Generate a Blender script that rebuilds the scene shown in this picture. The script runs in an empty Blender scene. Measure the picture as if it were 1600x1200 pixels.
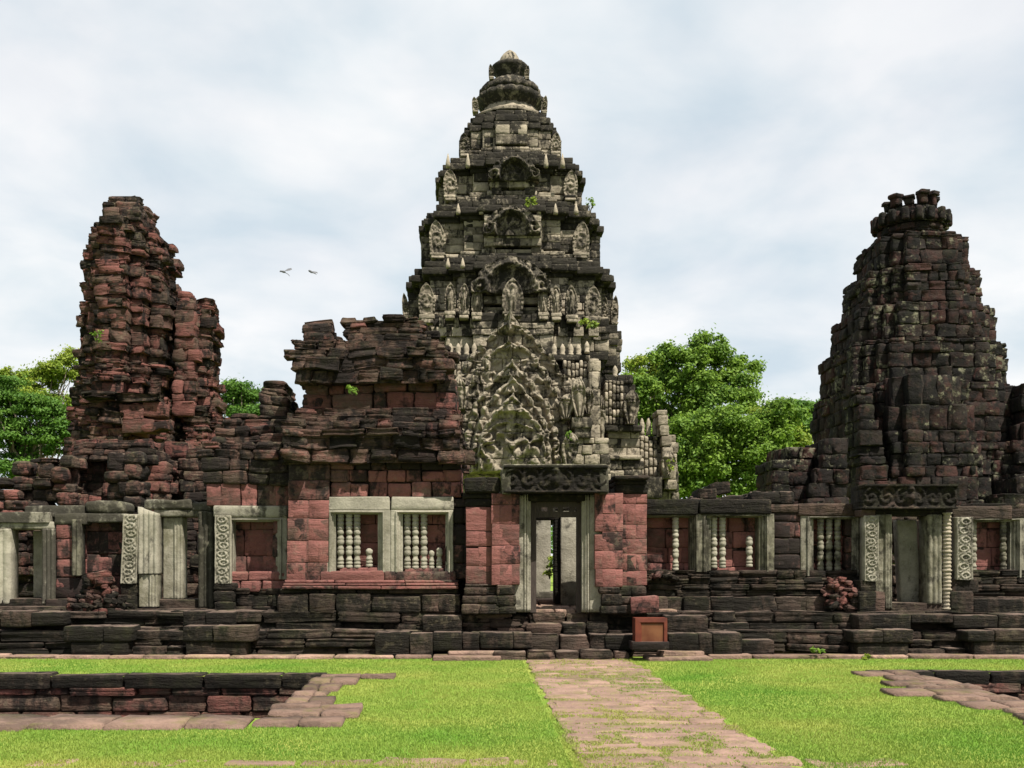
import bpy, math, random
import numpy as np
from mathutils import Vector

sc = bpy.context.scene
COL = sc.collection
RNG = np.random.RandomState(7)
random.seed(7)

# ------------------------------------------------------------------ camera, sky, sun, exposure
F = 1600.0; CX = 745.0; HY = 880.0; EYE = 1.81       # photo measured: focal length in pixels, vanishing point, eye height
def fx(px, d): return (px - CX) * d / F
def fz(py, d): return EYE + (HY - py) * d / F

cam_d = bpy.data.cameras.new('camera'); cam = bpy.data.objects.new('camera', cam_d); COL.objects.link(cam)
cam.location = (0, 0, EYE); cam.rotation_euler = (math.radians(90), 0, 0)
cam_d.sensor_width = 36; cam_d.lens = 36 * F / 1600.0
cam_d.shift_x = (800 - CX) / 1600.0; cam_d.shift_y = (HY - 600) / 1600.0
cam_d.clip_end = 3000
sc.camera = cam

SUN_TO = Vector((0.33, -0.41, 0.85)).normalized()
sun_d = bpy.data.lights.new('sun', 'SUN'); sun = bpy.data.objects.new('sun', sun_d); COL.objects.link(sun)
sun_d.energy = 5.0; sun_d.angle = math.radians(0.55); sun_d.color = (1.0, 0.94, 0.84)
sun.rotation_euler = (-SUN_TO).to_track_quat('-Z', 'Y').to_euler(); sun.location = (10, -10, 40)

sc.view_settings.view_transform = 'Standard'; sc.view_settings.look = 'None'
sc.view_settings.exposure = 1.05; sc.view_settings.gamma = 1.0

world = bpy.data.worlds.new('World'); sc.world = world; world.use_nodes = True
wn = world.node_tree.nodes; wl = world.node_tree.links; wn.clear()
def N(t, nodes=None, **kw):
    n = (nodes if nodes is not None else wn).new(t)
    for k, v in kw.items(): setattr(n, k, v)
    return n
o_ = N('ShaderNodeOutputWorld'); bg = N('ShaderNodeBackground'); bg.inputs['Strength'].default_value = 0.065
sky = N('ShaderNodeTexSky'); sky.sky_type = 'NISHITA'; sky.sun_disc = False
sky.sun_elevation = math.asin(SUN_TO.z); sky.sun_rotation = math.atan2(SUN_TO.x, SUN_TO.y)
tc = N('ShaderNodeTexCoord'); sep = N('ShaderNodeSeparateXYZ'); wl.new(tc.outputs['Generated'], sep.inputs[0])
ad = N('ShaderNodeMath', operation='ADD'); wl.new(sep.outputs['Z'], ad.inputs[0]); ad.inputs[1].default_value = 0.22
ab = N('ShaderNodeMath', operation='MAXIMUM'); wl.new(ad.outputs[0], ab.inputs[0]); ab.inputs[1].default_value = 0.05
dx = N('ShaderNodeMath', operation='DIVIDE'); wl.new(sep.outputs['X'], dx.inputs[0]); wl.new(ab.outputs[0], dx.inputs[1])
dy = N('ShaderNodeMath', operation='DIVIDE'); wl.new(sep.outputs['Y'], dy.inputs[0]); wl.new(ab.outputs[0], dy.inputs[1])
cmb = N('ShaderNodeCombineXYZ'); wl.new(dx.outputs[0], cmb.inputs[0]); wl.new(dy.outputs[0], cmb.inputs[1])
cn = N('ShaderNodeTexNoise'); cn.inputs['Scale'].default_value = 1.25; cn.inputs['Detail'].default_value = 7
cn.inputs['Roughness'].default_value = 0.55; cn.inputs['Distortion'].default_value = 0.2
wl.new(cmb.outputs[0], cn.inputs['Vector'])
cr = N('ShaderNodeValToRGB'); cr.color_ramp.elements[0].position = 0.36; cr.color_ramp.elements[1].position = 0.62
cr.color_ramp.elements[0].color = (0.80, 0.80, 0.80, 1); cr.color_ramp.elements[1].color = (1, 1, 1, 1)
wl.new(cn.outputs['Fac'], cr.inputs[0])
cn2 = N('ShaderNodeTexNoise'); cn2.inputs['Scale'].default_value = 2.6; cn2.inputs['Detail'].default_value = 6
cn2.inputs['Distortion'].default_value = 0.25; wl.new(cmb.outputs[0], cn2.inputs['Vector'])
cr2 = N('ShaderNodeValToRGB'); cr2.color_ramp.elements[0].position = 0.36; cr2.color_ramp.elements[1].position = 0.62
cr2.color_ramp.elements[0].color = (5.35, 6.05, 6.5, 1); cr2.color_ramp.elements[1].color = (7.4, 7.45, 7.5, 1)
wl.new(cn2.outputs['Fac'], cr2.inputs[0])
mx = N('ShaderNodeMixRGB'); wl.new(cr.outputs[0], mx.inputs[0]); wl.new(sky.outputs[0], mx.inputs[1]); wl.new(cr2.outputs[0], mx.inputs[2])
wl.new(mx.outputs[0], bg.inputs['Color']); wl.new(bg.outputs[0], o_.inputs['Surface'])

# ------------------------------------------------------------------ numpy noise
def _h(i, j, k, s):
    n = (i.astype(np.int64) * 374761393 + j.astype(np.int64) * 668265263 + k.astype(np.int64) * 1274126177 + s * 974711) & 0xffffffff
    n = ((n ^ (n >> 13)) * 1274126177) & 0xffffffff
    n = n ^ (n >> 16)
    return (n & 0xffff) / 65535.0
def vnoise(x, y, z, s=0):
    i, j, k = np.floor(x), np.floor(y), np.floor(z)
    a, b, c = x - i, y - j, z - k
    a, b, c = a*a*(3-2*a), b*b*(3-2*b), c*c*(3-2*c)
    r = 0
    for di in (0, 1):
        for dj in (0, 1):
            for dk in (0, 1):
                w = (a if di else 1-a) * (b if dj else 1-b) * (c if dk else 1-c)
                r = r + w * _h(i+di, j+dj, k+dk, s)
    return r * 2 - 1
def fbm(x, y, z, s=0, o=3):
    r = 0; a = 1.0; f = 1.0
    for q in range(o):
        r = r + a * vnoise(x*f, y*f, z*f, s+q*17); a *= .5; f *= 2.03
    return r / 1.75

# ------------------------------------------------------------------ mesh builder
def _cube_template(nx, ny, nz):
    idx = {}; vs = []; fs = []
    def vid(i, j, k):
        if (i, j, k) not in idx: idx[(i, j, k)] = len(vs); vs.append((i, j, k))
        return idx[(i, j, k)]
    for i in range(nx):
        for j in range(ny):
            fs.append((vid(i,j,0), vid(i,j+1,0), vid(i+1,j+1,0), vid(i+1,j,0)))
            fs.append((vid(i,j,nz), vid(i+1,j,nz), vid(i+1,j+1,nz), vid(i,j+1,nz)))
    for i in range(nx):
        for k in range(nz):
            fs.append((vid(i,0,k), vid(i+1,0,k), vid(i+1,0,k+1), vid(i,0,k+1)))
            fs.append((vid(i,ny,k), vid(i,ny,k+1), vid(i+1,ny,k+1), vid(i+1,ny,k)))
    for j in range(ny):
        for k in range(nz):
            fs.append((vid(0,j,k), vid(0,j,k+1), vid(0,j+1,k+1), vid(0,j+1,k)))
            fs.append((vid(nx,j,k), vid(nx,j+1,k), vid(nx,j+1,k+1), vid(nx,j,k+1)))
    return np.array(vs), np.array(fs)
TI, TF = _cube_template(5, 4, 5)
NX_, NY_, NZ_ = 5, 4, 5

class MB:
    def __init__(s, warp=0.0): s.bl = []; s.raw = []; s.warp = warp
    def block(s, c, size, rot=0.0, tone=(.5,.5,.5), amp=.02, bev=.03, tilt=0.0, strata=.015):
        s.bl.append((*c, *size, rot, tilt, amp, bev, strata, *tone))
    def mesh(s, v, f, tone=(.5,.5,.5), smooth=True):
        v = np.asarray(v, float)
        t = np.asarray(tone, float)
        if t.ndim == 1: t = np.tile(t, (len(v), 1))
        s.raw.append((v, f, t, smooth))
    def box(s, x0, x1, y0, y1, z0, z1, tone=(.5,.5,.5)):
        v = [(x0,y0,z0),(x1,y0,z0),(x1,y1,z0),(x0,y1,z0),(x0,y0,z1),(x1,y0,z1),(x1,y1,z1),(x0,y1,z1)]
        s.mesh(v, np.array([(0,3,2,1),(4,5,6,7),(0,1,5,4),(1,2,6,5),(2,3,7,6),(3,0,4,7)]), tone, False)
    def prism(s, poly, z0, z1, tone=(.3,.3,.5)):
        n = len(poly)
        v = [(p[0],p[1],z0) for p in poly] + [(p[0],p[1],z1) for p in poly]
        f = [(i,(i+1)%n,(i+1)%n+n,i+n) for i in range(n)] + [tuple(range(n,2*n))]
        s.mesh(v, f, tone, False)
    def build(s, name, mat, parent=None, loc=None):
        V = []; L = []; LT = []; T = []; SM = []; base = 0
        if s.bl:
            B = np.array(s.bl); n = len(B)
            hs = B[:, 3:6] / 2; bev = np.minimum(B[:, 9:10], hs * .45)
            tabs = []
            for ax, nn in ((0, NX_), (1, NY_), (2, NZ_)):
                h = hs[:, ax:ax+1]; b = bev[:, ax:ax+1]
                inner = np.linspace(-1, 1, nn - 1)[None, :] * (h - b)
                tabs.append(np.concatenate([-h, inner, h], axis=1))
            P = np.stack([tabs[0][:, TI[:, 0]], tabs[1][:, TI[:, 1]], tabs[2][:, TI[:, 2]]], axis=2)
            ext = np.stack([(TI[:, 0] == 0) | (TI[:, 0] == NX_), (TI[:, 1] == 0) | (TI[:, 1] == NY_), (TI[:, 2] == 0) | (TI[:, 2] == NZ_)], axis=1)
            ne = ext.sum(1)
            pull = np.where(ne == 2, .32, np.where(ne == 3, .5, 0.))
            P = P - np.sign(P) * ext[None] * pull[None, :, None] * bev[:, None, :]
            seed = np.arange(n)[:, None] * 3.17 + B[:, 0:1]
            # layered erosion: each level of a block steps in by a different amount
            lv = np.random.RandomState(n + 5).rand(n, NZ_ + 1) * B[:, 10:11]
            st = lv[np.arange(n)[:, None], TI[None, :, 2]]
            P[:, :, 0] -= np.sign(P[:, :, 0]) * ext[None, :, 0] * st * .6
            P[:, :, 1] -= np.sign(P[:, :, 1]) * ext[None, :, 1] * st
            fr = 3.2
            for ax in range(3):
                amp = B[:, 8:9] * (np.minimum(1, B[:, 5:6]/.22) if ax == 2 else 1)
                P[:, :, ax] += amp * fbm(P[:, :, 0]*fr + seed, P[:, :, 1]*fr + ax*31.7, P[:, :, 2]*fr*1.6 + seed*.37, ax*7, 3)
            tl = B[:, 7:8]
            x, z = P[:, :, 0].copy(), P[:, :, 2].copy()
            P[:, :, 0] = x*np.cos(tl) - z*np.sin(tl); P[:, :, 2] = x*np.sin(tl) + z*np.cos(tl)
            r = B[:, 6:7]
            x, y = P[:, :, 0].copy(), P[:, :, 1].copy()
            P[:, :, 0] = x*np.cos(r) - y*np.sin(r); P[:, :, 1] = x*np.sin(r) + y*np.cos(r)
            P += B[:, None, 0:3]
            if s.warp:
                Q = P.copy()
                for ax in range(3): P[:, :, ax] += s.warp*fbm(Q[:, :, 0]*.9 + ax*13.3, Q[:, :, 1]*.9, Q[:, :, 2]*1.1, 50 + ax, 3)
            nv = len(TI)
            V.append(P.reshape(-1, 3)); T.append(np.repeat(B[:, 11:14], nv, axis=0))
            fidx = (TF[None] + (np.arange(n) * nv)[:, None, None]).reshape(-1)
            L.append(fidx); LT.append(np.full(n * len(TF), 4)); SM.append(np.ones(n * len(TF), bool)); base += n * nv
        for v, f, t, sm in s.raw:
            V.append(v); T.append(t)
            if isinstance(f, np.ndarray):
                L.append(f.reshape(-1) + base); LT.append(np.full(len(f), f.shape[1])); SM.append(np.full(len(f), sm))
            else:
                L.append(np.array([q for p in f for q in p]) + base); LT.append(np.array([len(p) for p in f])); SM.append(np.full(len(f), sm))
            base += len(v)
        V = np.concatenate(V); L = np.concatenate(L); LT = np.concatenate(LT); T = np.concatenate(T); SM = np.concatenate(SM)
        off = np.zeros(3)
        if parent is not None:
            q = parent
            while q is not None: off += np.array(q.location); q = q.parent
        if loc is not None: off = off + np.array(loc)
        V = V - off
        me = bpy.data.meshes.new(name)
        me.vertices.add(len(V)); me.vertices.foreach_set('co', V.astype(np.float32).ravel())
        me.loops.add(len(L)); me.loops.foreach_set('vertex_index', L.astype(np.int32))
        me.polygons.add(len(LT))
        me.polygons.foreach_set('loop_start', np.concatenate([[0], np.cumsum(LT)[:-1]]).astype(np.int32))
        try: me.polygons.foreach_set('loop_total', LT.astype(np.int32))
        except Exception: pass
        me.polygons.foreach_set('use_smooth', SM)
        me.update(calc_edges=True); me.validate()
        a = me.color_attributes.new('tone', 'FLOAT_COLOR', 'POINT')
        if len(a.data) == len(T):
            a.data.foreach_set('color', np.concatenate([T, np.ones((len(T), 1))], 1).astype(np.float32).ravel())
        me.materials.append(mat)
        ob = bpy.data.objects.new(name, me); COL.objects.link(ob)
        if parent is not None: ob.parent = parent
        if loc is not None: ob.location = loc
        return ob

def thing(name, label, cat, loc=(0,0,0), group=None):
    o = bpy.data.objects.new(name, None); COL.objects.link(o); o.location = loc; o.empty_display_size = .3
    return tag(o, label, cat, group)
def tag(o, label, cat, group=None):
    o['label'] = label; o['category'] = cat
    if group: o['group'] = group
    return o
def struct(o): o['kind'] = 'structure'; return o

# ------------------------------------------------------------------ materials
def new_mat(name):
    m = bpy.data.materials.new(name); m.use_nodes = True; m.node_tree.nodes.clear()
    return m, m.node_tree.nodes, m.node_tree.links

def stone_mat(name, clean, worn, crust=(.017,.015,.013), lichen=(.30,.29,.21), moss=(.06,.075,.02), crust_gain=1.0,
              lichen_amt=.35, moss_amt=.3, strata=5.0, bump=.55, grain=30.0, crust_scale=1.0, wash_toplit=0, wash_toplit_col=(.25,.17,.14), lichen_scale=7.0):
    m, nd, ln = new_mat(name)
    out = N('ShaderNodeOutputMaterial', nd); bs = N('ShaderNodeBsdfPrincipled', nd)
    bs.inputs['Roughness'].default_value = .92; bs.inputs['Specular IOR Level'].default_value = .18
    geo = N('ShaderNodeNewGeometry', nd); at = N('ShaderNodeAttribute', nd); at.attribute_name = 'tone'
    sp = N('ShaderNodeSeparateColor', nd); ln.new(at.outputs['Color'], sp.inputs[0])
    # break the pattern from block to block
    offs = N('ShaderNodeVectorMath', nd, operation='MULTIPLY_ADD')
    ln.new(at.outputs['Color'], offs.inputs[0]); offs.inputs[1].default_value = (3.1, 1.7, 2.3); ln.new(geo.outputs['Position'], offs.inputs[2])
    def noise(scale, det=5, rough=.6, vec=None, sc3=None, dist=0.0):
        n = N('ShaderNodeTexNoise', nd); n.inputs['Scale'].default_value = scale; n.inputs['Detail'].default_value = det
        n.inputs['Roughness'].default_value = rough; n.inputs['Distortion'].default_value = dist
        v = vec or geo.outputs['Position']
        if sc3:
            mm = N('ShaderNodeVectorMath', nd, operation='MULTIPLY'); ln.new(v, mm.inputs[0]); mm.inputs[1].default_value = sc3; v = mm.outputs[0]
        ln.new(v, n.inputs['Vector']); return n.outputs['Fac']
    def mth(op, a, b=None, c=None, clamp=False):
        n = N('ShaderNodeMath', nd, operation=op); n.use_clamp = clamp
        for i, q in enumerate((a, b, c)):
            if q is None: continue
            if isinstance(q, (int, float)): n.inputs[i].default_value = q
            else: ln.new(q, n.inputs[i])
        return n.outputs[0]
    def smooth(v, lo, hi):
        n = N('ShaderNodeMapRange', nd); n.interpolation_type = 'SMOOTHSTEP'
        ln.new(v, n.inputs['Value']); n.inputs['From Min'].default_value = lo; n.inputs['From Max'].default_value = hi
        return n.outputs['Result']
    def mix(f, a, b):
        n = N('ShaderNodeMixRGB', nd)
        if isinstance(f, (int, float)): n.inputs[0].default_value = f
        else: ln.new(f, n.inputs[0])
        for i, q in ((1, a), (2, b)):
            if isinstance(q, tuple): n.inputs[i].default_value = (*q, 1)
            else: ln.new(q, n.inputs[i])
        return n.outputs[0]
    n_big = noise(.55, 5, .6)
    n_mid = noise(4.0, 8, .62, offs.outputs[0])
    n_fin = noise(grain, 6, .65)
    n_str = noise(2.2, 6, .6, offs.outputs[0], (1, 1, strata), .5)
    # clean stone against worn stone
    f1 = mth('ADD', mth('MULTIPLY', n_mid, 1.15), mth('MULTIPLY', n_big, .85))
    f1 = mth('ADD', mth('SUBTRACT', f1, .5), mth('MULTIPLY', mth('SUBTRACT', sp.outputs['Green'], .5), .85))
    base = mix(smooth(f1, .28, .72), worn, clean)
    n_pt = noise(1.7, 6, .65, offs.outputs[0])
    base = mix(mth('MULTIPLY', smooth(n_pt, .40, .62), .45), base, tuple(c*.55 for c in clean))
    base = mix(mth('MULTIPLY', smooth(n_str, .52, .75), .35), base, tuple(min(1, c*1.5+.02) for c in worn))
    # black lichen crust, running down in streaks
    n_c = noise(1.1*crust_scale, 8, .68, geo.outputs['Position'], (1.5, 1.5, .55), .8)
    n_c2 = noise(6.0, 6, .7, offs.outputs[0])
    cr_ = mth('SUBTRACT', mth('ADD', mth('MULTIPLY', n_c, 1.25), mth('MULTIPLY', n_c2, .75)), .5)
    cr_ = mth('ADD', cr_, mth('MULTIPLY', mth('SUBTRACT', sp.outputs['Blue'], .5), .62))
    base = mix(mth('MULTIPLY', smooth(cr_, .41, .64), .93*crust_gain), base, crust)
    # pale lichen spots and moss on tops
    n_l = noise(lichen_scale, 8, .72, offs.outputs[0])
    n_l2 = noise(.5, 3, .5, geo.outputs['Position'], (1, 1, 1))
    n_l = mth('ADD', n_l, mth('MULTIPLY', mth('SUBTRACT', n_l2, .5), .5))
    base = mix(mth('MULTIPLY', smooth(n_l, .56, .68), lichen_amt), base, lichen)
    nz = N('ShaderNodeSeparateXYZ', nd); ln.new(geo.outputs['Normal'], nz.inputs[0])
    n_m = noise(2.3, 6, .65)
    if wash_toplit: base = mix(mth('MULTIPLY', mth('MULTIPLY', smooth(nz.outputs['Z'], .75, .97), smooth(n_mid, .38, .55)), wash_toplit), base, wash_toplit_col)  # up-facing tops paler: rain-washed stone, plus sunlit tops put into the colour
    ms = mth('MULTIPLY', smooth(n_m, .48, .66), mth('ADD', mth('MULTIPLY', smooth(nz.outputs['Z'], .2, .9), .7), .3))
    base = mix(mth('MULTIPLY', ms, moss_amt), base, moss)
    # block to block value and fine grain
    val = mth('MULTIPLY', mth('ADD', mth('MULTIPLY', sp.outputs['Red'], .7), .65), mth('ADD', mth('MULTIPLY', n_fin, .7), .65))
    hv = N('ShaderNodeVectorMath', nd, operation='SCALE'); ln.new(base, hv.inputs[0]); ln.new(val, hv.inputs['Scale'])
    ln.new(hv.outputs[0], bs.inputs['Base Color'])
    hgt = mth('ADD', mth('MULTIPLY', n_str, .9), mth('ADD', mth('MULTIPLY', n_mid, .7), mth('MULTIPLY', n_fin, .35)))
    bp = N('ShaderNodeBump', nd); bp.inputs['Strength'].default_value = bump; bp.inputs['Distance'].default_value = .07
    ln.new(hgt, bp.inputs['Height']); ln.new(bp.outputs[0], bs.inputs['Normal'])
    ln.new(bs.outputs[0], out.inputs['Surface'])
    return m

M_red = stone_mat('red_sandstone', (0.1783,0.0722,0.0626), (0.0696,0.0418,0.0339), crust=(0.0104,0.0087,0.0078), lichen=(0.1392,0.1175,0.0827), lichen_amt=.25, moss_amt=.15, bump=.5, wash_toplit=.3)
M_ruin = stone_mat('ruined_red_sandstone', (.132,.052,.043), (0.0609,0.0426,0.0313), crust=(0.0087,0.0070,0.0061), lichen=(0.1305,0.1131,0.0740), lichen_amt=.3, moss_amt=.25, strata=7, bump=1.0, wash_toplit=.55, wash_toplit_col=(0.1305,0.0957,0.0696))
M_dark = stone_mat('weathered_sandstone', (0.0766,0.0487,0.0374), (0.0331,0.0244,0.0183), crust=(0.0070,0.0061,0.0043), lichen=(0.1044,0.0870,0.0539), lichen_amt=.3, moss_amt=.25, strata=7, bump=1.0, wash_toplit=.7, wash_toplit_col=(0.1479,0.1061,0.0870))
M_buff = stone_mat('buff_sandstone', (.27,.232,.174), (0.0957,0.0809,0.0592), crust=(0.0087,0.0078,0.0061), lichen=(0.2175,0.1914,0.1348), moss=(0.0653,0.0653,0.0261), lichen_amt=.3, moss_amt=.18, strata=3, bump=.8)
M_frame = stone_mat('grey_green_sandstone', (.245,.226,.178), (0.1087,0.1009,0.0679), crust=(0.0122,0.0104,0.0078), lichen=(0.2523,0.2436,0.1827), moss=(0.0827,0.0870,0.0305), lichen_amt=.25, moss_amt=.12, strata=1.2, bump=.45, crust_gain=.9)
M_lat = stone_mat('laterite', (0.0365,0.0157,0.0130), (0.0157,0.0122,0.0104), crust=(0.0043,0.0039,0.0035), lichen=(0.1175,0.1114,0.0740), lichen_amt=.9, lichen_scale=3.2, moss_amt=.2, strata=1.5, bump=1.0, grain=22)
M_path = stone_mat('paving_stone', (.25,.163,.125), (.18,.117,.09), crust=(0.0261,0.0218,0.0174), lichen=(0.2349,0.1914,0.1392), moss=(0.1218,0.1305,0.0218), lichen_amt=.3, moss_amt=.4, strata=2, crust_gain=.45, bump=.8)

def simple_mat(name, col, col2=None, scale=8.0, rough=.8, bump=.2, spec=.3, metal=0, stretch=(1,1,1)):
    m, nd, ln = new_mat(name)
    out = N('ShaderNodeOutputMaterial', nd); bs = N('ShaderNodeBsdfPrincipled', nd)
    bs.inputs['Roughness'].default_value = rough; bs.inputs['Specular IOR Level'].default_value = spec; bs.inputs['Metallic'].default_value = metal
    g = N('ShaderNodeNewGeometry', nd); mm = N('ShaderNodeVectorMath', nd, operation='MULTIPLY'); ln.new(g.outputs['Position'], mm.inputs[0]); mm.inputs[1].default_value = stretch
    n = N('ShaderNodeTexNoise', nd); n.inputs['Scale'].default_value = scale; n.inputs['Detail'].default_value = 6; ln.new(mm.outputs[0], n.inputs['Vector'])
    r = N('ShaderNodeValToRGB', nd); r.color_ramp.elements[0].position = .3; r.color_ramp.elements[1].position = .7
    r.color_ramp.elements[0].color = (*col, 1); r.color_ramp.elements[1].color = (*(col2 or col), 1)
    ln.new(n.outputs['Fac'], r.inputs[0]); ln.new(r.outputs[0], bs.inputs['Base Color'])
    bp = N('ShaderNodeBump', nd); bp.inputs['Strength'].default_value = bump; bp.inputs['Distance'].default_value = .02
    ln.new(n.outputs['Fac'], bp.inputs['Height']); ln.new(bp.outputs[0], bs.inputs['Normal']); ln.new(bs.outputs[0], out.inputs['Surface'])
    return m
M_wood = simple_mat('dark_timber', (.022,.016,.013), (.05,.037,.03), 6, .75, .3, stretch=(8,8,1))
M_rust = simple_mat('rusty_panel', (.06,.012,.005), (.15,.062,.028), 2.6, .45, .15)
M_rustdark = simple_mat('rusty_frame', (.055,.010,.005), (.12,.026,.012), 5, .65, .2)
M_bird = simple_mat('grey_feathers', (.06,.065,.075), (.13,.13,.14), 20, .8, 0)
M_bark = simple_mat('bark', (.075,.058,.043), (.17,.14,.11), 5, .9, .6, stretch=(1,1,.25))
M_soil = simple_mat('bare_earth', (.10,.07,.05), (.17,.12,.085), 2.5, .95, .5)

def leaf_mat(name, dark, light, trans=.35):
    m, nd, ln = new_mat(name)
    out = N('ShaderNodeOutputMaterial', nd); bs = N('ShaderNodeBsdfPrincipled', nd); bs.inputs['Roughness'].default_value = .6
    bs.inputs['Specular IOR Level'].default_value = .25
    at = N('ShaderNodeAttribute', nd); at.attribute_name = 'tone'; sp = N('ShaderNodeSeparateColor', nd); ln.new(at.outputs['Color'], sp.inputs[0])
    mxn = N('ShaderNodeMixRGB', nd); ln.new(sp.outputs['Red'], mxn.inputs[0]); mxn.inputs[1].default_value = (*dark, 1); mxn.inputs[2].default_value = (*light, 1)
    tr = N('ShaderNodeBsdfTranslucent', nd); ms = N('ShaderNodeMixShader', nd); ms.inputs[0].default_value = trans
    ln.new(mxn.outputs[0], bs.inputs['Base Color']); ln.new(mxn.outputs[0], tr.inputs['Color'])
    ln.new(bs.outputs[0], ms.inputs[1]); ln.new(tr.outputs[0], ms.inputs[2]); ln.new(ms.outputs[0], out.inputs['Surface'])
    return m
M_leaf = leaf_mat('green_leaves', (.046,.112,.014), (.20,.31,.036), .42)
M_leafy = leaf_mat('yellow_green_leaves', (.09,.165,.015), (.27,.32,.038), .42)
M_leafd = leaf_mat('dark_leaves', (.030,.090,.011), (.12,.225,.03), .4)
M_blade = leaf_mat('grass_blades', (.108,.22,.024), (.27,.295,.06), .35)

def lawn_mat():
    m, nd, ln = new_mat('lawn')
    out = N('ShaderNodeOutputMaterial', nd); bs = N('ShaderNodeBsdfPrincipled', nd); bs.inputs['Roughness'].default_value = .9; bs.inputs['Specular IOR Level'].default_value = .1
    g = N('ShaderNodeNewGeometry', nd)
    def noise(s, d): 
        n = N('ShaderNodeTexNoise', nd); n.inputs['Scale'].default_value = s; n.inputs['Detail'].default_value = d; ln.new(g.outputs['Position'], n.inputs['Vector']); return n.outputs['Fac']
    a = N('ShaderNodeValToRGB', nd); a.color_ramp.elements[0].position = .35; a.color_ramp.elements[1].position = .68
    a.color_ramp.elements[0].color = (.105,.205,.022,1); a.color_ramp.elements[1].color = (.235,.26,.055,1)
    ln.new(noise(.8, 6), a.inputs[0])
    b = N('ShaderNodeValToRGB', nd); b.color_ramp.elements[0].position = .3; b.color_ramp.elements[1].position = .7
    b.color_ramp.elements[0].color = (.6,.6,.6,1); b.color_ramp.elements[1].color = (1.25,1.25,1.25,1)
    nf = noise(60, 4); ln.new(nf, b.inputs[0])
    mu = N('ShaderNodeMixRGB', nd, blend_type='MULTIPLY'); mu.inputs[0].default_value = 1; ln.new(a.outputs[0], mu.inputs[1]); ln.new(b.outputs[0], mu.inputs[2])
    ln.new(mu.outputs[0], bs.inputs['Base Color'])
    bp = N('ShaderNodeBump', nd); bp.inputs['Strength'].default_value = .6; bp.inputs['Distance'].default_value = .03; ln.new(nf, bp.inputs['Height']); ln.new(bp.outputs[0], bs.inputs['Normal'])
    ln.new(bs.outputs[0], out.inputs['Surface']); return m
M_lawn = lawn_mat()

# ------------------------------------------------------------------ tones: (value, clean 1 .. worn 0, black crust)
def tone(g, b, r=(.2,.8)):
    def f(x=0, z=0): return (RNG.uniform(*r), np.clip(RNG.normal(*g), 0, 1), np.clip(RNG.normal(*b), 0, 1))
    return f
T_red = tone((.74,.15), (.32,.17), (.2,.7)); T_redmix = tone((.5,.2), (.45,.15)); T_worn = tone((.25,.15), (.58,.15), (.1,.9))
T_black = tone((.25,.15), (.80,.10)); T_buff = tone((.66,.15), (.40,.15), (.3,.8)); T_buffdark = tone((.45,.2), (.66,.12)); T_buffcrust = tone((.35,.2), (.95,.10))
T_framed = tone((.5,.15), (.46,.12), (.2,.6)); T_frame = tone((.65,.15), (.24,.10), (.35,.7))

# ------------------------------------------------------------------ masonry
def ring(mb, poly, z0, z1, bl=(.4,.8), dep=.4, jit=.04, big=.08, bigamt=.1, tn=T_worn, amp=.02, bev=.035, strata=.02, miss=0, gap=.012, core=True, inset=.12, back=False):
    n = len(poly); c = np.mean(np.array(poly), axis=0)
    if core:
        P = np.array(poly); out = []
        for i in range(n):
            a, b_, c_ = P[i-1], P[i], P[(i+1) % n]
            e1 = (b_-a)/(np.linalg.norm(b_-a)+1e-9); e2 = (c_-b_)/(np.linalg.norm(c_-b_)+1e-9)
            n1 = np.array([e1[1], -e1[0]]); n2 = np.array([e2[1], -e2[0]])
            out.append(b_ - inset*(n1+n2) if abs(np.dot(n1, n2)) < .5 else b_ - inset*n1)
        mb.prism(out, z0 - .01, z1 - .02, (.4, .25, .6))
    for i in range(n):
        p = np.array(poly[i]); q = np.array(poly[(i+1) % n]); L = np.linalg.norm(q-p)
        if L < .05: continue
        t = (q-p)/L; nr = np.array([t[1], -t[0]])
        if nr[1] > .5 and not back: continue
        s = 0.0
        while s < L - .02:
            l = RNG.uniform(*bl)
            if L - s - l < bl[0]*.55: l = L - s
            if RNG.rand() >= miss:
                j = RNG.uniform(-jit, jit*.5)
                if RNG.rand() < big: j += RNG.uniform(.3, 1)*bigamt
                hz = (z1 - z0) * (1 if RNG.rand() > .15 else RNG.uniform(.8, 1.0))
                cc = p + t*(s + l/2) - nr*(dep/2) + nr*j
                mb.block((cc[0], cc[1], z0 + hz/2 + RNG.uniform(-.004,.004)), (max(.05, l-gap), dep, hz-gap), math.atan2(t[1], t[0]) + RNG.normal(0, .012), tn(cc[0], z0), amp, bev, RNG.normal(0, .008), strata)
            s += l

def rect_poly(xl, xr, yf, yb, nst=0, a=.3, b=.3):
    pts = [(xr, yb), (xl, yb)]
    for k in range(nst, 0, -1):
        pts += [(xl + (nst-k)*a, yf + k*b), (xl + (nst-k+1)*a, yf + k*b)]
    pts += [(xl + nst*a, yf), (xr - nst*a, yf)]
    for k in range(1, nst+1):
        pts += [(xr - (nst-k+1)*a, yf + k*b), (xr - (nst-k)*a, yf + k*b)]
    # order: back right, back left, left ..., front, right  -> counter clockwise seen from above
    return pts

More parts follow.
